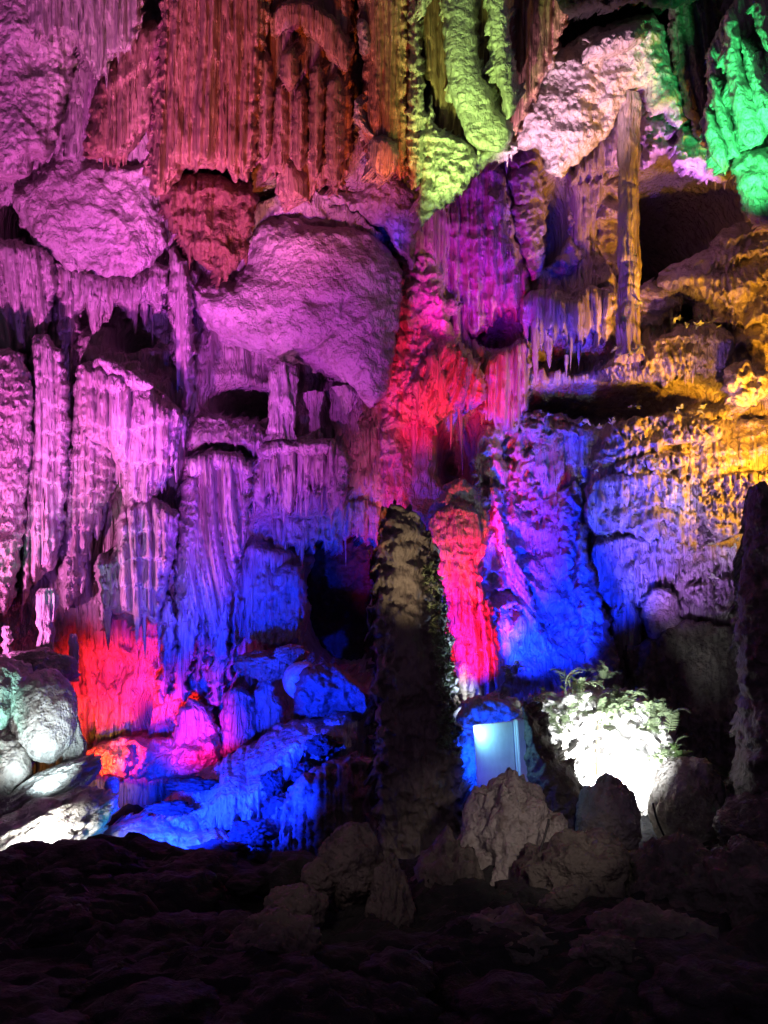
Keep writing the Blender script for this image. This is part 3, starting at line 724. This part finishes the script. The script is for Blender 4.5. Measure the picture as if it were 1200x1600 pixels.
fm('stalactite_fringe', 'violet and orange curtain of long drips left of the tall column', 'stalactites',
   [(812,468),(840,450),(880,456),(900,462),(920,442),(962,455),(966,480),(956,502),(958,525),(940,540),(924,520),(908,540),(895,520),(880,540),(870,512),(856,545),(845,530),(830,520),(814,500)], 12.2, .5,
   [('F', .26, .2), ('C', .1, 3)], 'flow', back=2, teeth=18,
   spikes=[(858,520,62,20,11.7),(838,505,100,16,11.8),(880,520,80,8,11.7),(892,515,70,8,11.7),(904,520,62,12,11.7),(928,520,50,16,11.8),(942,520,46,12,11.8),(822,490,80,12,11.9),(885,560,40,9,12.0)])
fm('rock_ledge', 'purple sloping ledge behind the tall thin column', 'rock ledge',
   [(985,448),(1040,440),(1092,432),(1112,450),(1062,480),(1034,512),(1010,524),(985,520)], 12.6, .5, [('T', .2, .34), ('C', .1, 3)], 'lime', back=2, fringe=(5, 15, 40, 9), teeth=10)
fm('rugged_rock', 'rugged brown violet rock column right of the magenta wall', 'rock column',
   [(790,222),(818,205),(845,255),(852,350),(848,430),(826,442),(806,372),(796,300)], 12.7, .45, [('T', .2, .3), ('C', .18, 3.4)], 'lime', back=2)
fm('rock_blocks', 'orange blocky wall left of the tall thin column', 'rock wall',
   [(885,285),(920,265),(985,258),(985,445),(932,452),(918,405),(900,432),(848,440),(850,418),(880,395),(890,340)], 13.3, .5, [('C', .34, 2.4), ('T', .2, .5)], 'lime', back=2)
fm('hanging_rock', 'violet fluted rock hanging behind the head of the tall column', 'rock',
   [(885,262),(930,225),(968,170),(1000,165),(1010,240),(1000,275),(960,268),(920,280),(890,285)], 12.6, .45, [('F', .2, .2), ('C', .1, 3)], 'flow', back=2, teeth=12)
lathe_col('dripstone', 'tall thin column lit amber on the right and violet on the left', 'column', 982, 148, 560,
          [(0, 6), (.012, 15), (.05, 19), (.1, 15), (.3, 14), (.6, 15), (.95, 15), (1, 20)], 10.9, 'flow', .035, .03, 64, 320)
# ---------------- top right
fm('hanging_rock', 'pinkish white crusty rock pointing down, upper right', 'rock',
   [(788,222),(800,178),(826,132),(846,92),(896,66),(920,46),(960,34),(1014,16),(1040,40),(1046,90),(1066,130),(1078,190),(1056,205),(1036,170),(1016,190),(1004,140),(986,142),(968,180),(942,220),(904,255),(872,280),(854,266),(838,228),(815,236)], 11.0, .7,
   [('C', .15, 1.6), ('C', .07, 8)], 'pale', back=2.5, rnd=40,
   folds=[([(915,70),(950,45),(1000,35),(1010,60),(985,78),(945,92),(920,90)], .75, .3, [('C', .1, 4)])],
   spikes=[(966,80,48,18,10.3),(978,82,40,12,10.3),(946,92,30,12,10.3)])
fm('rock_outcrop', 'violet lit rock behind the right end of the pinkish white one', 'rock wall',
   [(995,95),(1030,68),(1062,110),(1082,195),(1062,246),(1034,238),(1012,272),(1002,250),(998,160)], 11.8, .45, [('C', .26, 3), ('L', .14, 4)], 'lime', back=2.2)
fm('crusty_rock', 'crusty pale rim of the arch above the dark alcove', 'rock',
   [(1052,240),(1064,188),(1100,218),(1132,258),(1140,282),(1112,284),(1094,274),(1062,262)], 11.0, .35, [('C', .2, 4.5)], 'pale', back=2.0, spikes=[(1104,272,24,8,10.9),(1118,275,30,8,10.9),(1132,274,30,10,10.9)])
fm('drapery_curtain', 'dark violet slanting drapes left of the green ones', 'flowstone',
   [(1040,-80),(1130,-80),(1125,60),(1115,160),(1120,240),(1095,230),(1070,170),(1050,90)], 10.6, .35, [('F', .2, .16, dict(tilt=.15)), ('C', .06, 3)], 'mud', back=2.2)  # coloured dark as if shaded from the green lamp
fm('overhanging_rock', 'dark rock overhanging along the top right', 'rock',
   [(860,-90),(1130,-90),(1120,-8),(1040,18),(1000,0),(960,18),(930,12),(890,30),(866,5)], 9.9, .4, [('C', .24, 2)], 'ground', back=2)  # coloured near black as shade, hiding the green lamp's spill
fm('drapery_curtain', 'broad green folded curtain filling the top right corner', 'flowstone',
   [(1104,70),(1136,18),(1175,-40),(1290,-60),(1290,250),(1210,232),(1165,245),(1136,272),(1118,240),(1106,170)], 9.5, .3, [('F', .24, .26, dict(tilt=.30)), ('C', .06, 3)], 'pale', back=1.6, teeth=10)
for pts, Yd, lab, md in [
        ([(1130,22),(1144,10),(1156,40),(1160,100),(1176,140),(1198,168),(1202,214),(1172,234),(1156,220),(1142,170),(1134,100)], 8.9, 'tall bright green drapery blade with knotted head', 'pale'),
        ([(1108,104),(1128,150),(1152,210),(1160,246),(1142,250),(1124,205),(1110,150)], 9.1, 'narrow mint green blade left of the tall one', 'pale'),
        ([(1102,160),(1116,178),(1140,236),(1134,270),(1112,252),(1100,205)], 9.2, 'yellowish green blade nearest the arch rim', 'pale'),
        ([(1156,56),(1174,70),(1188,112),(1214,146),(1290,160),(1290,218),(1192,212),(1172,150)], 8.8, 'broad green drapery fold at the right edge', 'pale'),
        ([(1176,2),(1192,-4),(1200,40),(1210,78),(1196,84),(1182,46)], 8.6, 'small bluish green drip by the top right corner', 'lime')]:
    fm('hanging_drapery', lab, 'drapery', pts, Yd, .24, [('C', .04, 2.2), ('F', .03, .12)], md, back=.6, closed=True, warp=3, fine=.3)
fm('rock_bulge', 'green lit rough boulder hanging at the right edge under the drapes', 'rock',
   [(1140,245),(1170,232),(1290,215),(1290,372),(1195,360),(1166,342),(1150,292)], 9.2, .6, [('C', .22, 3)], 'lime', back=2)
# ---------------- top centre : lime drapes
fm('drapery_curtain', 'dark brown curtain behind the lime green drapes', 'flowstone',
   [(640,-80),(910,-80),(890,30),(862,92),(822,182),(800,232),(740,242),(690,222),(672,150),(656,80)], 10.0, .4, [('F', .2, .24), ('C', .1, 3)], 'iron', back=2.2, teeth=14)
for pts, Yd, T_, lab in [
        ([(694,-80),(742,-80),(744,60),(750,112),(768,142),(778,170),(800,186),(804,218),(780,244),(728,224),(718,184),(698,132),(692,60)], 9.5, .32, 'broad lime green drape with yellow streaks'),
        ([(756,-80),(790,-80),(797,50),(806,120),(812,156),(794,196),(782,150),(768,90)], 9.3, .24, 'narrow lime green drape to the right of the broad one'),
        ([(645,-80),(672,-80),(668,10),(660,32),(654,10)], 9.2, .2, 'small green tip at the top beside the violet pipe')]:
    fm('hanging_drapery', lab, 'drapery', pts, Yd, T_, [('C', .04, 2.2), ('F', .04, .12)], 'pale', back=.5, closed=True, warp=3, fine=.3)
fm('flowstone_pendant', 'scaly yellow green pendant with a white fringed lower edge', 'flowstone',
   [(658,205),(668,170),(672,140),(680,195),(700,210),(726,216),(746,240),(746,266),(726,290),(706,316),(680,332),(656,360),(652,330),(655,260)], 9.6, .35,
   [('T', .09, .16, dict(tooth=.4)), ('F', .08, .16), ('C', .08, 4)], 'pale', back=1.4, teeth=10, fringe=(16, 6, 18, 6))
fm('rock_crust', 'yellow green lumpy crust left of the pinkish white rock', 'rock',
   [(805,-80),(866,-80),(866,50),(870,92),(852,122),(828,152),(806,148),(812,90),(802,60)], 10.4, .35, [('L', .2, 4), ('C', .2, 4)], 'lime', back=2)
fm('stalactite_fringe', 'small grey pink fringe joining pendant and white rock', 'stalactites',
   [(730,242),(760,226),(800,216),(814,236),(790,248),(778,258),(764,250),(752,268),(744,266)], 9.9, .28, [('C', .14, 4), ('F', .08, .12)], 'pale', back=1.4, fringe=(9, 8, 26, 7), teeth=8)
# ---------------- the foreground
fm('giant_stalagmite', 'tall dark stalagmite pillar in the centre with a paler tan head', 'stalagmite',
   [(598,802),(625,790),(655,806),(668,832),(673,872),(690,930),(700,1000),(712,1080),(718,1150),(722,1250),(728,1350),(742,1420),(770,1490),(800,1620),(590,1620),(596,1400),(590,1300),(584,1200),(580,1080),(583,950),(588,860)], 6.9, .42,
   [('C', .24, 1.0), ('F', .07, .26), ('C', .08, 2.6)], 'pillar', back=.6, closed=True, warp=14, fine=.6)

# ---------------- back wall of the chamber: follows the formations a little behind them, with the dark hollows let in
def build_wall():
    smp = np.array([(x_, y_, Y_) for x_, y_, Y_ in SAMPLES if Y_ > 9.3 and y_ < 1180])
    near = (smp[:, 0] > 640) & (smp[:, 0] < 1110) & (smp[:, 1] < 380)
    smp[near, 2] = np.maximum(smp[near, 2], 12.3)
    near = (smp[:, 0] > 235) & (smp[:, 0] < 660) & (smp[:, 1] > 215) & (smp[:, 1] < 470)
    smp[near, 2] = np.maximum(smp[near, 2], 10.95)
    sx = (smp[:, 0]-600)*smp[:, 2]/1200; sz = CAM_Z-(smp[:, 1]-HOR)*smp[:, 2]/1200
    def field(X, Z):
        num = 0; den = 0
        for a, b, y in zip(sx, sz, smp[:, 2]):
            w_ = np.exp(-((X-a)**2+(Z-b)**2)/(2*.55**2))+.02/(1+((X-a)**2+(Z-b)**2)**2)
            num = num+w_*(y+.32); den = den+w_
        return num/den
    xs = np.linspace(-11, 12, 120); zs = np.linspace(-3, 17, 110)
    Xc, Zc = np.meshgrid(xs, zs); Fc = field(Xc, Zc)
    xs2 = np.concatenate([np.linspace(-11, -6.6, 40, endpoint=False), np.linspace(-6.6, 7.4, 470), np.linspace(7.45, 12, 40)])
    zs2 = np.concatenate([np.linspace(-3, -.4, 24, endpoint=False), np.linspace(-.4, 12.4, 420), np.linspace(12.45, 17, 40)])
    X, Z = np.meshgrid(xs2, zs2)
    tmp = np.array([np.interp(xs2, xs, Fc[i]) for i in range(len(zs))])
    YB = np.array([np.interp(zs2, zs, tmp[:, j]) for j in range(len(xs2))]).T
    def dent(cx, cy, rx, ry, dep, Yr):
        c = P(cx, cy, Yr); s_ = Yr/1200
        return dep*np.exp(-(((X-c.x)/(rx*s_))**2+((Z-c.z)/(ry*s_))**2)**2)
    YB = YB+dent(1075, 345, 100, 118, 6.5, 12.5)+dent(535, 930, 70, 100, 2.2, 11.5)+dent(8, 318, 30, 40, 1.6, 10.7)+dent(372, 618, 50, 32, 1.3, 11)
    YB = YB+dent(718, 705, 32, 72, 1.1, 12.2)+dent(775, 520, 40, 26, .9, 12.6)+dent(950, 620, 150, 30, 1.6, 12)+dent(868, 340, 24, 70, 1.2, 13)
    YB = YB+dent(888, 548, 75, 24, .9, 12.4)+dent(480, 835, 90, 26, .8, 11.6)
    YB = YB+dent(205, 530, 26, 24, .8, 11)+dent(150, 1140, 14, 50, .5, 11.5)+dent(245, 1110, 10, 30, .6, 11.5)
    for cx_, cy_ in ((398, 338), (425, 329), (455, 325), (485, 326), (515, 331), (545, 341), (572, 355), (598, 372), (618, 394), (630, 414)):  # shadow arc above the dome, carved in as a row of dents
        YB = YB+dent(cx_, cy_, 20, 11, 1.2, 11.6)
    rg = smooth(.2, 2.0, X)*smooth(9.5, 6.5, Z)
    fl = flute(X, Z, .26, .22, sd=2.2)+flute(X, Z, .10, .09, sd=5.1)+crust(X, Z*.4, .07, 4, 3.0)
    cr = crust(X, Z, .34, 1.3, 1.0)+crust(X, Z, .12, 4.0, 4.0)+terrace(X, Z, .2, .4, sd=3.3)*rg
    mixm = smooth(-.15, .25, fbm2(X*.35+3, Z*.22, 2)+.12)
    grid_struct('cave_wall', X, YB-fl*mixm-cr*(1-.6*mixm), Z, 'flow')

# ================================================================== BOULDERS
def ico(sub):
    import bmesh
    bm = bmesh.new(); bmesh.ops.create_icosphere(bm, subdivisions=sub, radius=1)
    v = np.array([q.co[:] for q in bm.verts]); f = np.array([[q.index for q in p.verts] for p in bm.faces]); bm.free()
    return v, f
ICO = ico(5)
def boulder(label, cx, cy, rx, ry, Y, mat='lime', depth=None, amp=.18, fr=1.6, sd=None, name='boulder', cat='boulder', pinch=0.0, group=None, roll=0.0):
    v, f = ICO
    s = Y/1200; sd = cx*.31+cy*.17 if sd is None else sd
    n = v/np.linalg.norm(v, axis=1)[:, None]
    x, y, z = n.T
    d = 1+amp*fbm3(x*fr+sd, y*fr, z*fr, 5)+amp*.5*(1-np.abs(fbm3(x*fr*2.2+sd, y*fr*2.2, z*fr*2.2+9, 4))*1.7)
    tap = 1-pinch*np.clip(z, -1, 1)
    RX, RZ = rx*s, ry*s; RY = (depth if depth else (rx+ry)*.5*s)
    V = np.stack([x*d*RX*tap, y*d*RY*tap, z*d*RZ], 1)
    c, s_ = math.cos(roll), math.sin(roll)
    V = np.stack([V[:, 0]*c-V[:, 2]*s_, V[:, 1], V[:, 0]*s_+V[:, 2]*c], 1)
    b = P(cx, cy, Y); zoff = V[:, 2].min()
    o = link(name, mesh(name, V-np.array([0, 0, zoff]), f, mat), None, (b.x, b.y, b.z+zoff))
    tag(o, label, cat, group)
    return o
# left group
boulder('round pale boulder with a glaring white underside, lower left', 72, 1120, 44, 70, 7.7, 'pale', amp=.10, fr=1.3)
boulder('bluish white rock leaning at the left edge behind the round boulder', 5, 1120, 60, 90, 8.3, 'pale', amp=.2)
boulder('grey rock at the left edge below the round boulder', 0, 1205, 40, 60, 7.4, 'lime', amp=.16)
boulder('low violet rock behind the top of the round boulder', 55, 1045, 60, 30, 8.8, 'lime', amp=.2)
boulder('slanting white lit slab in the lower left corner', 60, 1305, 120, 48, 7.0, 'pale', depth=.6, amp=.2, fr=2.4, roll=.42)
boulder('greenish teal slab above the white slab', 70, 1235, 90, 26, 7.6, 'pale', depth=.5, amp=.18, fr=2.0, roll=.5)
boulder('small blue lit stone on the dark floor below the red cavity', 175, 1228, 11, 14, 8.2, 'pale', amp=.12)
boulder('smooth round blue boulder beside the dark brown rock', 472, 1064, 30, 30, 9.6, 'pale', amp=.06, fr=1.0)
boulder('small rusty orange rock under the tiered block', 415, 1040, 44, 20, 10.2, 'iron', amp=.25)
boulder('small orange rock at the foot of the tiered block', 455, 1022, 24, 14, 10.0, 'iron', amp=.22)
lathe_col('stalagmite', 'pale blue stump standing above the left boulders', 'stalagmite', 76, 920, 1015, [(0, 10), (.1, 15), (.6, 12), (1, 11)], 9.0, 'flow', .04, lean=-5)
lathe_col('stalagmite', 'little bright stump at the left edge', 'stalagmite', 11, 978, 1030, [(0, 5), (.2, 7), (1, 6)], 9.0, 'flow', .02)
lathe_col('stalagmite', 'little pale stump near the left corner of the red cavity', 'stalagmite', 115, 990, 1065, [(0, 5), (.2, 7), (1, 6)], 9.2, 'flow', .02)
lathe_col('dripstone', 'thin pale crusty post between round boulder and red cavity', 'column', 116, 1100, 1240, [(0, 5), (.2, 7), (.5, 13), (.9, 14), (1, 20)], 7.8, 'pale', .06)
# foreground rocks
boulder('tan weathered boulder right of the central pillar', 795, 1350, 78, 120, 5.6, 'lime', depth=.42, amp=.26, fr=1.9, pinch=.25)
boulder('rounded nose of brown rock beside the tan boulder', 866, 1300, 22, 28, 5.5, 'lime', amp=.2)
boulder('small pale stone at the foot of the white panel', 830, 1250, 20, 26, 5.9, 'lime', amp=.12)
boulder('tan topped dark rock in front of the glaring plants', 950, 1288, 46, 70, 6.3, 'lime', amp=.16, fr=1.7)
boulder('mossy yellow lit boulder right of the glaring plants', 1078, 1262, 58, 76, 7.1, 'lime', amp=.16)
boulder('dark blue grey boulder in the right foreground', 1185, 1300, 60, 60, 5.8, 'mud', amp=.2)
fm('slanting_rock', 'dark slanting rock between panel and glaring plants', 'rock', [(818,1085),(832,1120),(872,1180),(922,1240),(940,1330),(840,1330),(815,1200)], 6.9, .3, [('C', .12, 2.4)], 'mud', back=.8, closed=True)
boulder('dim brown knobby boulder in front of the central pillar', 548, 1350, 48, 56, 5.0, 'mud', amp=.2)
boulder('dim shoulder of brown rock left of the knobby boulder', 500, 1372, 28, 28, 4.9, 'mud', amp=.16)
boulder('low dim rounded boulder in the foreground, left of centre', 462, 1420, 46, 36, 4.6, 'mud', amp=.16)
boulder('dim ridge of rock at the foot of the central pillar', 610, 1450, 40, 100, 4.8, 'mud', amp=.22, pinch=.3)
for i, (cx, cy, rx, ry, Y, lab) in enumerate([
        (430, 1490, 70, 60, 4.0, 'very dim rock low in the foreground, left of centre'),
        (905, 1400, 95, 90, 5.0, 'broad dark rock below the tan boulder'),
        (1060, 1410, 85, 90, 4.8, 'broad dark rock below the mossy boulder'),
        (790, 1500, 90, 70, 4.2, 'dark rock at the bottom centre of the picture'),
        (1010, 1510, 110, 80, 4.0, 'dark rock low at the bottom right'),
        (120, 1375, 100, 48, 5.6, 'black rock ridge in front of the white slab'),
        (290, 1400, 110, 40, 5.4, 'black rock ridge in front of the blue floor'),
        (1170, 1410, 90, 90, 4.6, 'dark rock at the right edge of the foreground'),
        (700, 1430, 60, 110, 5.2, 'dark rock leaning on the foot of the pillar')]):
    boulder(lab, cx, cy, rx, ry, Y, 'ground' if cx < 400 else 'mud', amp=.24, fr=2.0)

build_wall()
for i, (cx, cy, rx, ry, Y) in enumerate([(440, 1262, 26, 16, 7.6), (395, 1300, 30, 16, 7.3), (300, 1225, 34, 9, 8.0), (480, 1215, 20, 20, 7.9), (265, 1262, 30, 9, 7.6), (340, 1330, 40, 12, 6.8), (425, 1225, 14, 18, 8.0), (505, 1165, 20, 14, 8.2), (210, 1318, 18, 8, 6.8)]):  # invented stones stand in for shadows that break up the blue light
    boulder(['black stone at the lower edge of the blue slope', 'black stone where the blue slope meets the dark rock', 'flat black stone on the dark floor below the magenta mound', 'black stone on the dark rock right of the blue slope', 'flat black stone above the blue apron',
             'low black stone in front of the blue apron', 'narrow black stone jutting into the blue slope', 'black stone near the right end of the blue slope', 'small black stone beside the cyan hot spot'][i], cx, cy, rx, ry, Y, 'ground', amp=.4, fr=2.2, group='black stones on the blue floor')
# loose stones bedded in the near floor
RB = random.Random(77); v3, f3 = ico(4); RM = []
for i in range(6):
    x, y, z = v3.T
    d = 1+.32*fbm3(x*1.5+i*9, y*1.5, z*1.5, 4)+.12*(1-np.abs(fbm3(x*3+i*5, y*3, z*3+4, 3))*1.7)
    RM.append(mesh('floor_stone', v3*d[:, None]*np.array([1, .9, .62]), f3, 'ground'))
for i in range(64):
    Ys = RB.uniform(3.0, 5.7); xx = RB.uniform(-.52, .55)*Ys
    if -.6 < xx < .9 and Ys > 4.3: continue
    k = RB.uniform(.10, .34)
    o = link('floor_stone', RM[i % 6], None, (xx, Ys, -.10+RB.uniform(0, .10))); o.scale = (k, k, k*RB.uniform(.6, 1)); o.rotation_euler = (RB.uniform(-.2, .2), RB.uniform(-.2, .2), RB.uniform(0, 6.3))
    tag(o, 'dark stone bedded in the unlit foreground floor', 'stone', 'dark stones of the near floor')
# ================================================================== WHITE METAL PANEL
def box(name, c, sx, sy, sz, mat, parent, bev=.006):
    import bmesh
    bm = bmesh.new(); bmesh.ops.create_cube(bm, size=1)
    for v in bm.verts: v.co = Vector((v.co.x*sx, v.co.y*sy, v.co.z*sz))+Vector(c)
    bmesh.ops.bevel(bm, geom=bm.edges[:], offset=bev, segments=2, affect='EDGES')
    me = bpy.data.meshes.new(name); bm.to_mesh(me); bm.free(); me.materials.append(M[mat])
    return link(name, me, parent)
pb = P(778, 1240, 6.7)
pan = empty('metal_panel', pb, 'white metal panel with a bolted edge strip, lit cyan, behind the tan boulder', 'panel')
pan.rotation_euler = (0, R(-4), R(16))
box('sheet', (-.005, 0, .31), .37, .02, .62, 'panelpaint', pan)
st = box('edge_strip', (.235, -.02, .31), .075, .08, .64, 'framepaint', pan)
for z in (.57, .50, .09, .06):
    box('bolt', (.238, -.047, z), .012, .012, .012, 'bolt', st, .003)
box('edge_lip', (.192, -.006, .31), .010, .045, .62, 'framepaint', pan, .002)

fm('rock_mass', 'deep blue lit rock behind the white panel', 'rock', [(705,1090),(790,1085),(830,1130),(850,1320),(690,1320)], 7.7, .25, [('C', .14, 2.4), ('F', .06, .2)], 'lime', back=.8)  # rock_backing
# ================================================================== PLANTS
def leaf_blade(L, wd, curl, k=4):
    """a pointed leaf along +x, folded a little: verts, quads"""
    t = np.linspace(0, 1, k+1); hw = wd*np.sin(np.pi*np.clip(t*.92+.06, 0, 1))**.8
    V = []; F = []
    for i, q in enumerate(t):
        z = -curl*q*q*L
        V += [(q*L, -hw[i], z+hw[i]*.35), (q*L, 0, z), (q*L, hw[i], z+hw[i]*.35)]
    for i in range(k):
        a = i*3; F += [(a, a+3, a+4, a+1), (a+1, a+4, a+5, a+2)]
    return np.array(V), np.array(F)
def rot(V, yaw, pitch, roll=0):
    cr, sr = math.cos(roll), math.sin(roll); V = V @ np.array([[1, 0, 0], [0, cr, sr], [0, -sr, cr]])
    cp, sp = math.cos(pitch), math.sin(pitch); V = V @ np.array([[cp, 0, sp], [0, 1, 0], [-sp, 0, cp]])
    cy, sy = math.cos(yaw), math.sin(yaw); return V @ np.array([[cy, sy, 0], [-sy, cy, 0], [0, 0, 1]])
def frond(L, R_, n=11, lw=.16):
    """a fern frond arching along +x with paired leaflets"""
    Vs, Fs, o = [], [], 0
    for i in range(n):
        t = (i+1)/n; x = L*t*(1-.25*t); z = L*(.55*t-.75*t*t)
        ll = L*.24*math.sin(math.pi*(.15+.85*t))**.7*(1-.35*t)+.01
        for s in (-1, 1):
            v, f = leaf_blade(ll, ll*lw, R_.uniform(.1, .5), 3)
            v = rot(v, s*(1.15-.4*t)+R_.uniform(-.15, .15), R_.uniform(-.2, .25))+np.array([x, 0, z])
            Vs.append(v); Fs.append(f+o); o += len(v)
    t = np.linspace(0, 1, 9); r = L*.012
    px = L*t*(1-.25*t); pz = L*(.55*t-.75*t*t)
    ring = np.array([(0, r), (r, -r), (-r, -r)])
    V = np.array([(px[i], q[0], pz[i]+q[1]) for i in range(9) for q in ring])
    F = np.array([(i*3+j, i*3+(j+1) % 3, i*3+3+(j+1) % 3, i*3+3+j) for i in range(8) for j in range(3)])
    Vs.append(V); Fs.append(F+o)
    return np.concatenate(Vs), np.concatenate(Fs)
def fern(name, label, px, py, Y, n, L0, L1, mat, cat='fern', group=None, spread=6.28, yaw0=0, lw=.10, seed=1, scat=0.0):
    R_ = random.Random(seed); b = P(px, py, Y)
    root = empty(name, b, label, cat, group)
    for i in range(n):
        L = R_.uniform(L0, L1)
        v, f = frond(L, R_, R_.randint(14, 20), lw*R_.uniform(.7, 1.3))
        v = rot(v, yaw0+spread*(i+R_.random())/n, R_.uniform(.1, 1.1), R_.uniform(-.4, .4))
        v = v+np.array([R_.uniform(-scat, scat), R_.uniform(-scat, scat)*.4, R_.uniform(-scat, scat)])
        link('frond', mesh('frond', v, f, mat), root)
    return root
# glaring white clump
spots = [(842,1112,7.7,.24,'leafy fern clump at the left of the glaring white bank'), (900,1085,7.8,.28,'tall arching fern at the top of the glaring white bank'),
         (880,1130,7.6,.22,'fern in the middle of the glaring white bank'), (975,1105,7.8,.28,'feathery fern at the upper right of the glaring white bank'),
         (1028,1130,7.7,.28,'drooping fern at the right end of the glaring white bank'), (955,1120,7.7,.22,'fern below the notch in the top of the glaring bank'),
         (1042,1185,7.6,.22,'low fern beside the mossy boulder'), (935,1062,8.0,.18,'small curled fern tip above the glaring bank')]
for i, (x, y, Y, L, lab) in enumerate(spots):
    fern('fern', lab, x, y, Y, 20, L*.45, L*1.3, 'leaf2', seed=20+i, group='ferns on the white lit bank', scat=.12)
fm('planted_bank', 'rock bank behind the ferns, burnt out white by the lamp', 'rock',
   [(820,1110),(850,1085),(900,1075),(960,1090),(1010,1095),(1045,1130),(1058,1180),(1056,1250),(990,1275),(930,1260),(900,1225),(860,1175)], 8.2, .35, [('C', .16, 4), ('L', .1, 6)], 'pale', back=1.0)
fern('fern', 'small blue lit fern beside the foot of the red curtain', 803, 1052, 8.6, 16, .10, .24, 'leaf2', seed=41, scat=.05)
fern('fern', 'little green fern right of the glaring bank', 1062, 1185, 7.2, 8, .12, .22, 'leaf', seed=42)
fern('fern', 'thin grass like fern on the mossy boulder at right', 1135, 1215, 7.0, 6, .12, .22, 'leaf', seed=43, lw=.08)
# thin trunk in the glare
st_ = P(938, 1222, 7.2)
v, f = spike(0, 0, 0, .62, .035, 3.3, up=True, bend=.05)
o = link('bent_plant', mesh('bent_plant', v, f, 'stem'), None, st_); tag(o, 'thin brown bent stem rising through the glare', 'stem')
# creeper on the pillar : each sprig a leafy spray
def tuft_mesh(seed, n=9, L0=.05, L1=.11, mat='leaf2'):
    R_ = random.Random(seed); Vs, Fs, o = [], [], 0
    for i in range(n):
        L = R_.uniform(L0, L1)
        v, f = leaf_blade(L, L*R_.uniform(.16, .3), R_.uniform(.1, .8), 3)
        v = rot(v, R_.uniform(0, 6.28), R_.uniform(-.2, 1.3), R_.uniform(-.6, .6))
        Vs.append(v); Fs.append(f+o); o += len(v)
    return mesh('leaf_tuft', np.concatenate(Vs), np.concatenate(Fs), mat)
TM = [tuft_mesh(i) for i in range(8)]
R_ = random.Random(5)
croot = empty('creeper', P(705, 1150, 6.45), 'leafy creeper covering the right flank of the central pillar', 'creeper')
Vs, Fs = [], []
for i in range(290):
    t = R_.random()
    py_ = 880+t*290; px_ = np.interp(py_, [880, 930, 1000, 1080, 1170], [676, 688, 698, 708, 716])+R_.uniform(-22, 6)-(8 if t > .8 else 0)
    dd_ = np.clip(np.interp(py_, [880, 930, 1000, 1080, 1170], [674, 690, 700, 712, 720])-px_, 0, 44)/44
    q = P(px_, py_, 6.9-.42*math.sqrt(1-(1-dd_)**2)-R_.uniform(.02, .14))
    o = link('leaf_tuft', R_.choice(TM), croot); o.location = q-croot.location
    o.rotation_euler = (R_.uniform(-.6, .6), R_.uniform(-.6, .6), R_.uniform(0, 6.28)); k = R_.uniform(.25, .5); o.scale = (k, k, k)
# tufts on the flowstone
lab_t = ['tiny pale leaf tuft on the ledges at the foot of the tall thin column', 'small leaf tuft growing on the electric blue pitted wall',
         'small leaf tuft along the upper edge of the tiered dome', 'small white leaf tuft on the blue left flank of the tiered dome',
         'small pale leaf tuft on the middle tiers of the dome', 'small leaf tuft on the lowest tier of the dome']
tf = [(925,735),(916,750),(895,783),(880,775),(905,790),(870,800),(945,835),(985,800),(995,790),(1000,830),(1020,830),(1030,825),(1045,845),(1080,860),(1115,855),
      (875,920),(885,925),(830,655),(850,645),(800,665),(815,670),(905,660),(920,662),(940,668),(1060,640),(1090,638),(1100,650),(1010,722),(1020,728),(1035,735),(1050,740),(990,640),(960,660),(860,690),(855,705),
      (1060,500),(1080,505),(1100,505),(1120,508),(1000,540),(985,555),(970,552),(985,480),(1000,478),(1150,850),(1120,900),(1060,905),(985,925),(970,990),(960,960)]
for i, (x, y) in enumerate(tf):
    for j in range(2):
        Yq = 11.0 if x > 905 else 12.0
        if y < 600: Yq = 11.3 if x > 1010 else 10.6
        q = P(x+R_.uniform(-9, 9), y+R_.uniform(-6, 6), Yq+R_.uniform(-.15, .15))
        o = link('leaf_tuft', TM[(i*2+j) % 8], None, q); o.rotation_euler = (R_.uniform(-.5, .8), 0, R_.uniform(0, 6.28)); k = R_.uniform(.45, .85); o.scale = (k, k, k)
        tag(o, lab_t[0 if y < 600 else 1 if x < 908 else 2 if y < 700 else 3 if x < 960 else 4 if y < 870 else 5], 'plant', 'leaf tufts on the flowstone')
# cables
def cable(label, pts, r=.012):
    cu = [P(*p) for p in pts]; Vs = []; n = 6; res = []
    for i in range(len(cu)-1):
        for t in np.linspace(0, 1, 7, endpoint=False):
            p0 = cu[max(i-1, 0)]; p1 = cu[i]; p2 = cu[i+1]; p3 = cu[min(i+2, len(cu)-1)]
            res.append(.5*((2*p1)+(p2-p0)*t+(2*p0-5*p1+4*p2-p3)*t*t+(3*p1-p0-3*p2+p3)*t**3))
    res.append(cu[-1]); org = np.array(res[0])
    for i, p in enumerate(res):
        d = (res[min(i+1, len(res)-1)]-res[max(i-1, 0)]).normalized()
        a = d.cross(Vector((0, 1, .1))).normalized(); b = d.cross(a)
        for j in range(n):
            w_ = j/n*2*math.pi; Vs.append(np.array(p+a*(r*math.cos(w_))+b*(r*math.sin(w_)))-org)
    F = [(i*n+j, i*n+(j+1) % n, (i+1)*n+(j+1) % n, (i+1)*n+j) for i in range(len(res)-1) for j in range(n)]
    o = link('cable', mesh('cable', np.array(Vs), np.array(F), 'cable'), None, res[0]); tag(o, label, 'cable')
cable('black cable looping under the mossy boulder', [(1020,1255,5.85),(1030,1290,5.8),(1055,1332,5.75),(1090,1345,5.7),(1130,1335,5.7),(1150,1320,5.75)], .008)
cable('black cable running down the tan boulder', [(858,1280,5.1),(850,1310,5.05),(838,1350,5.0),(832,1385,4.98)], .008)
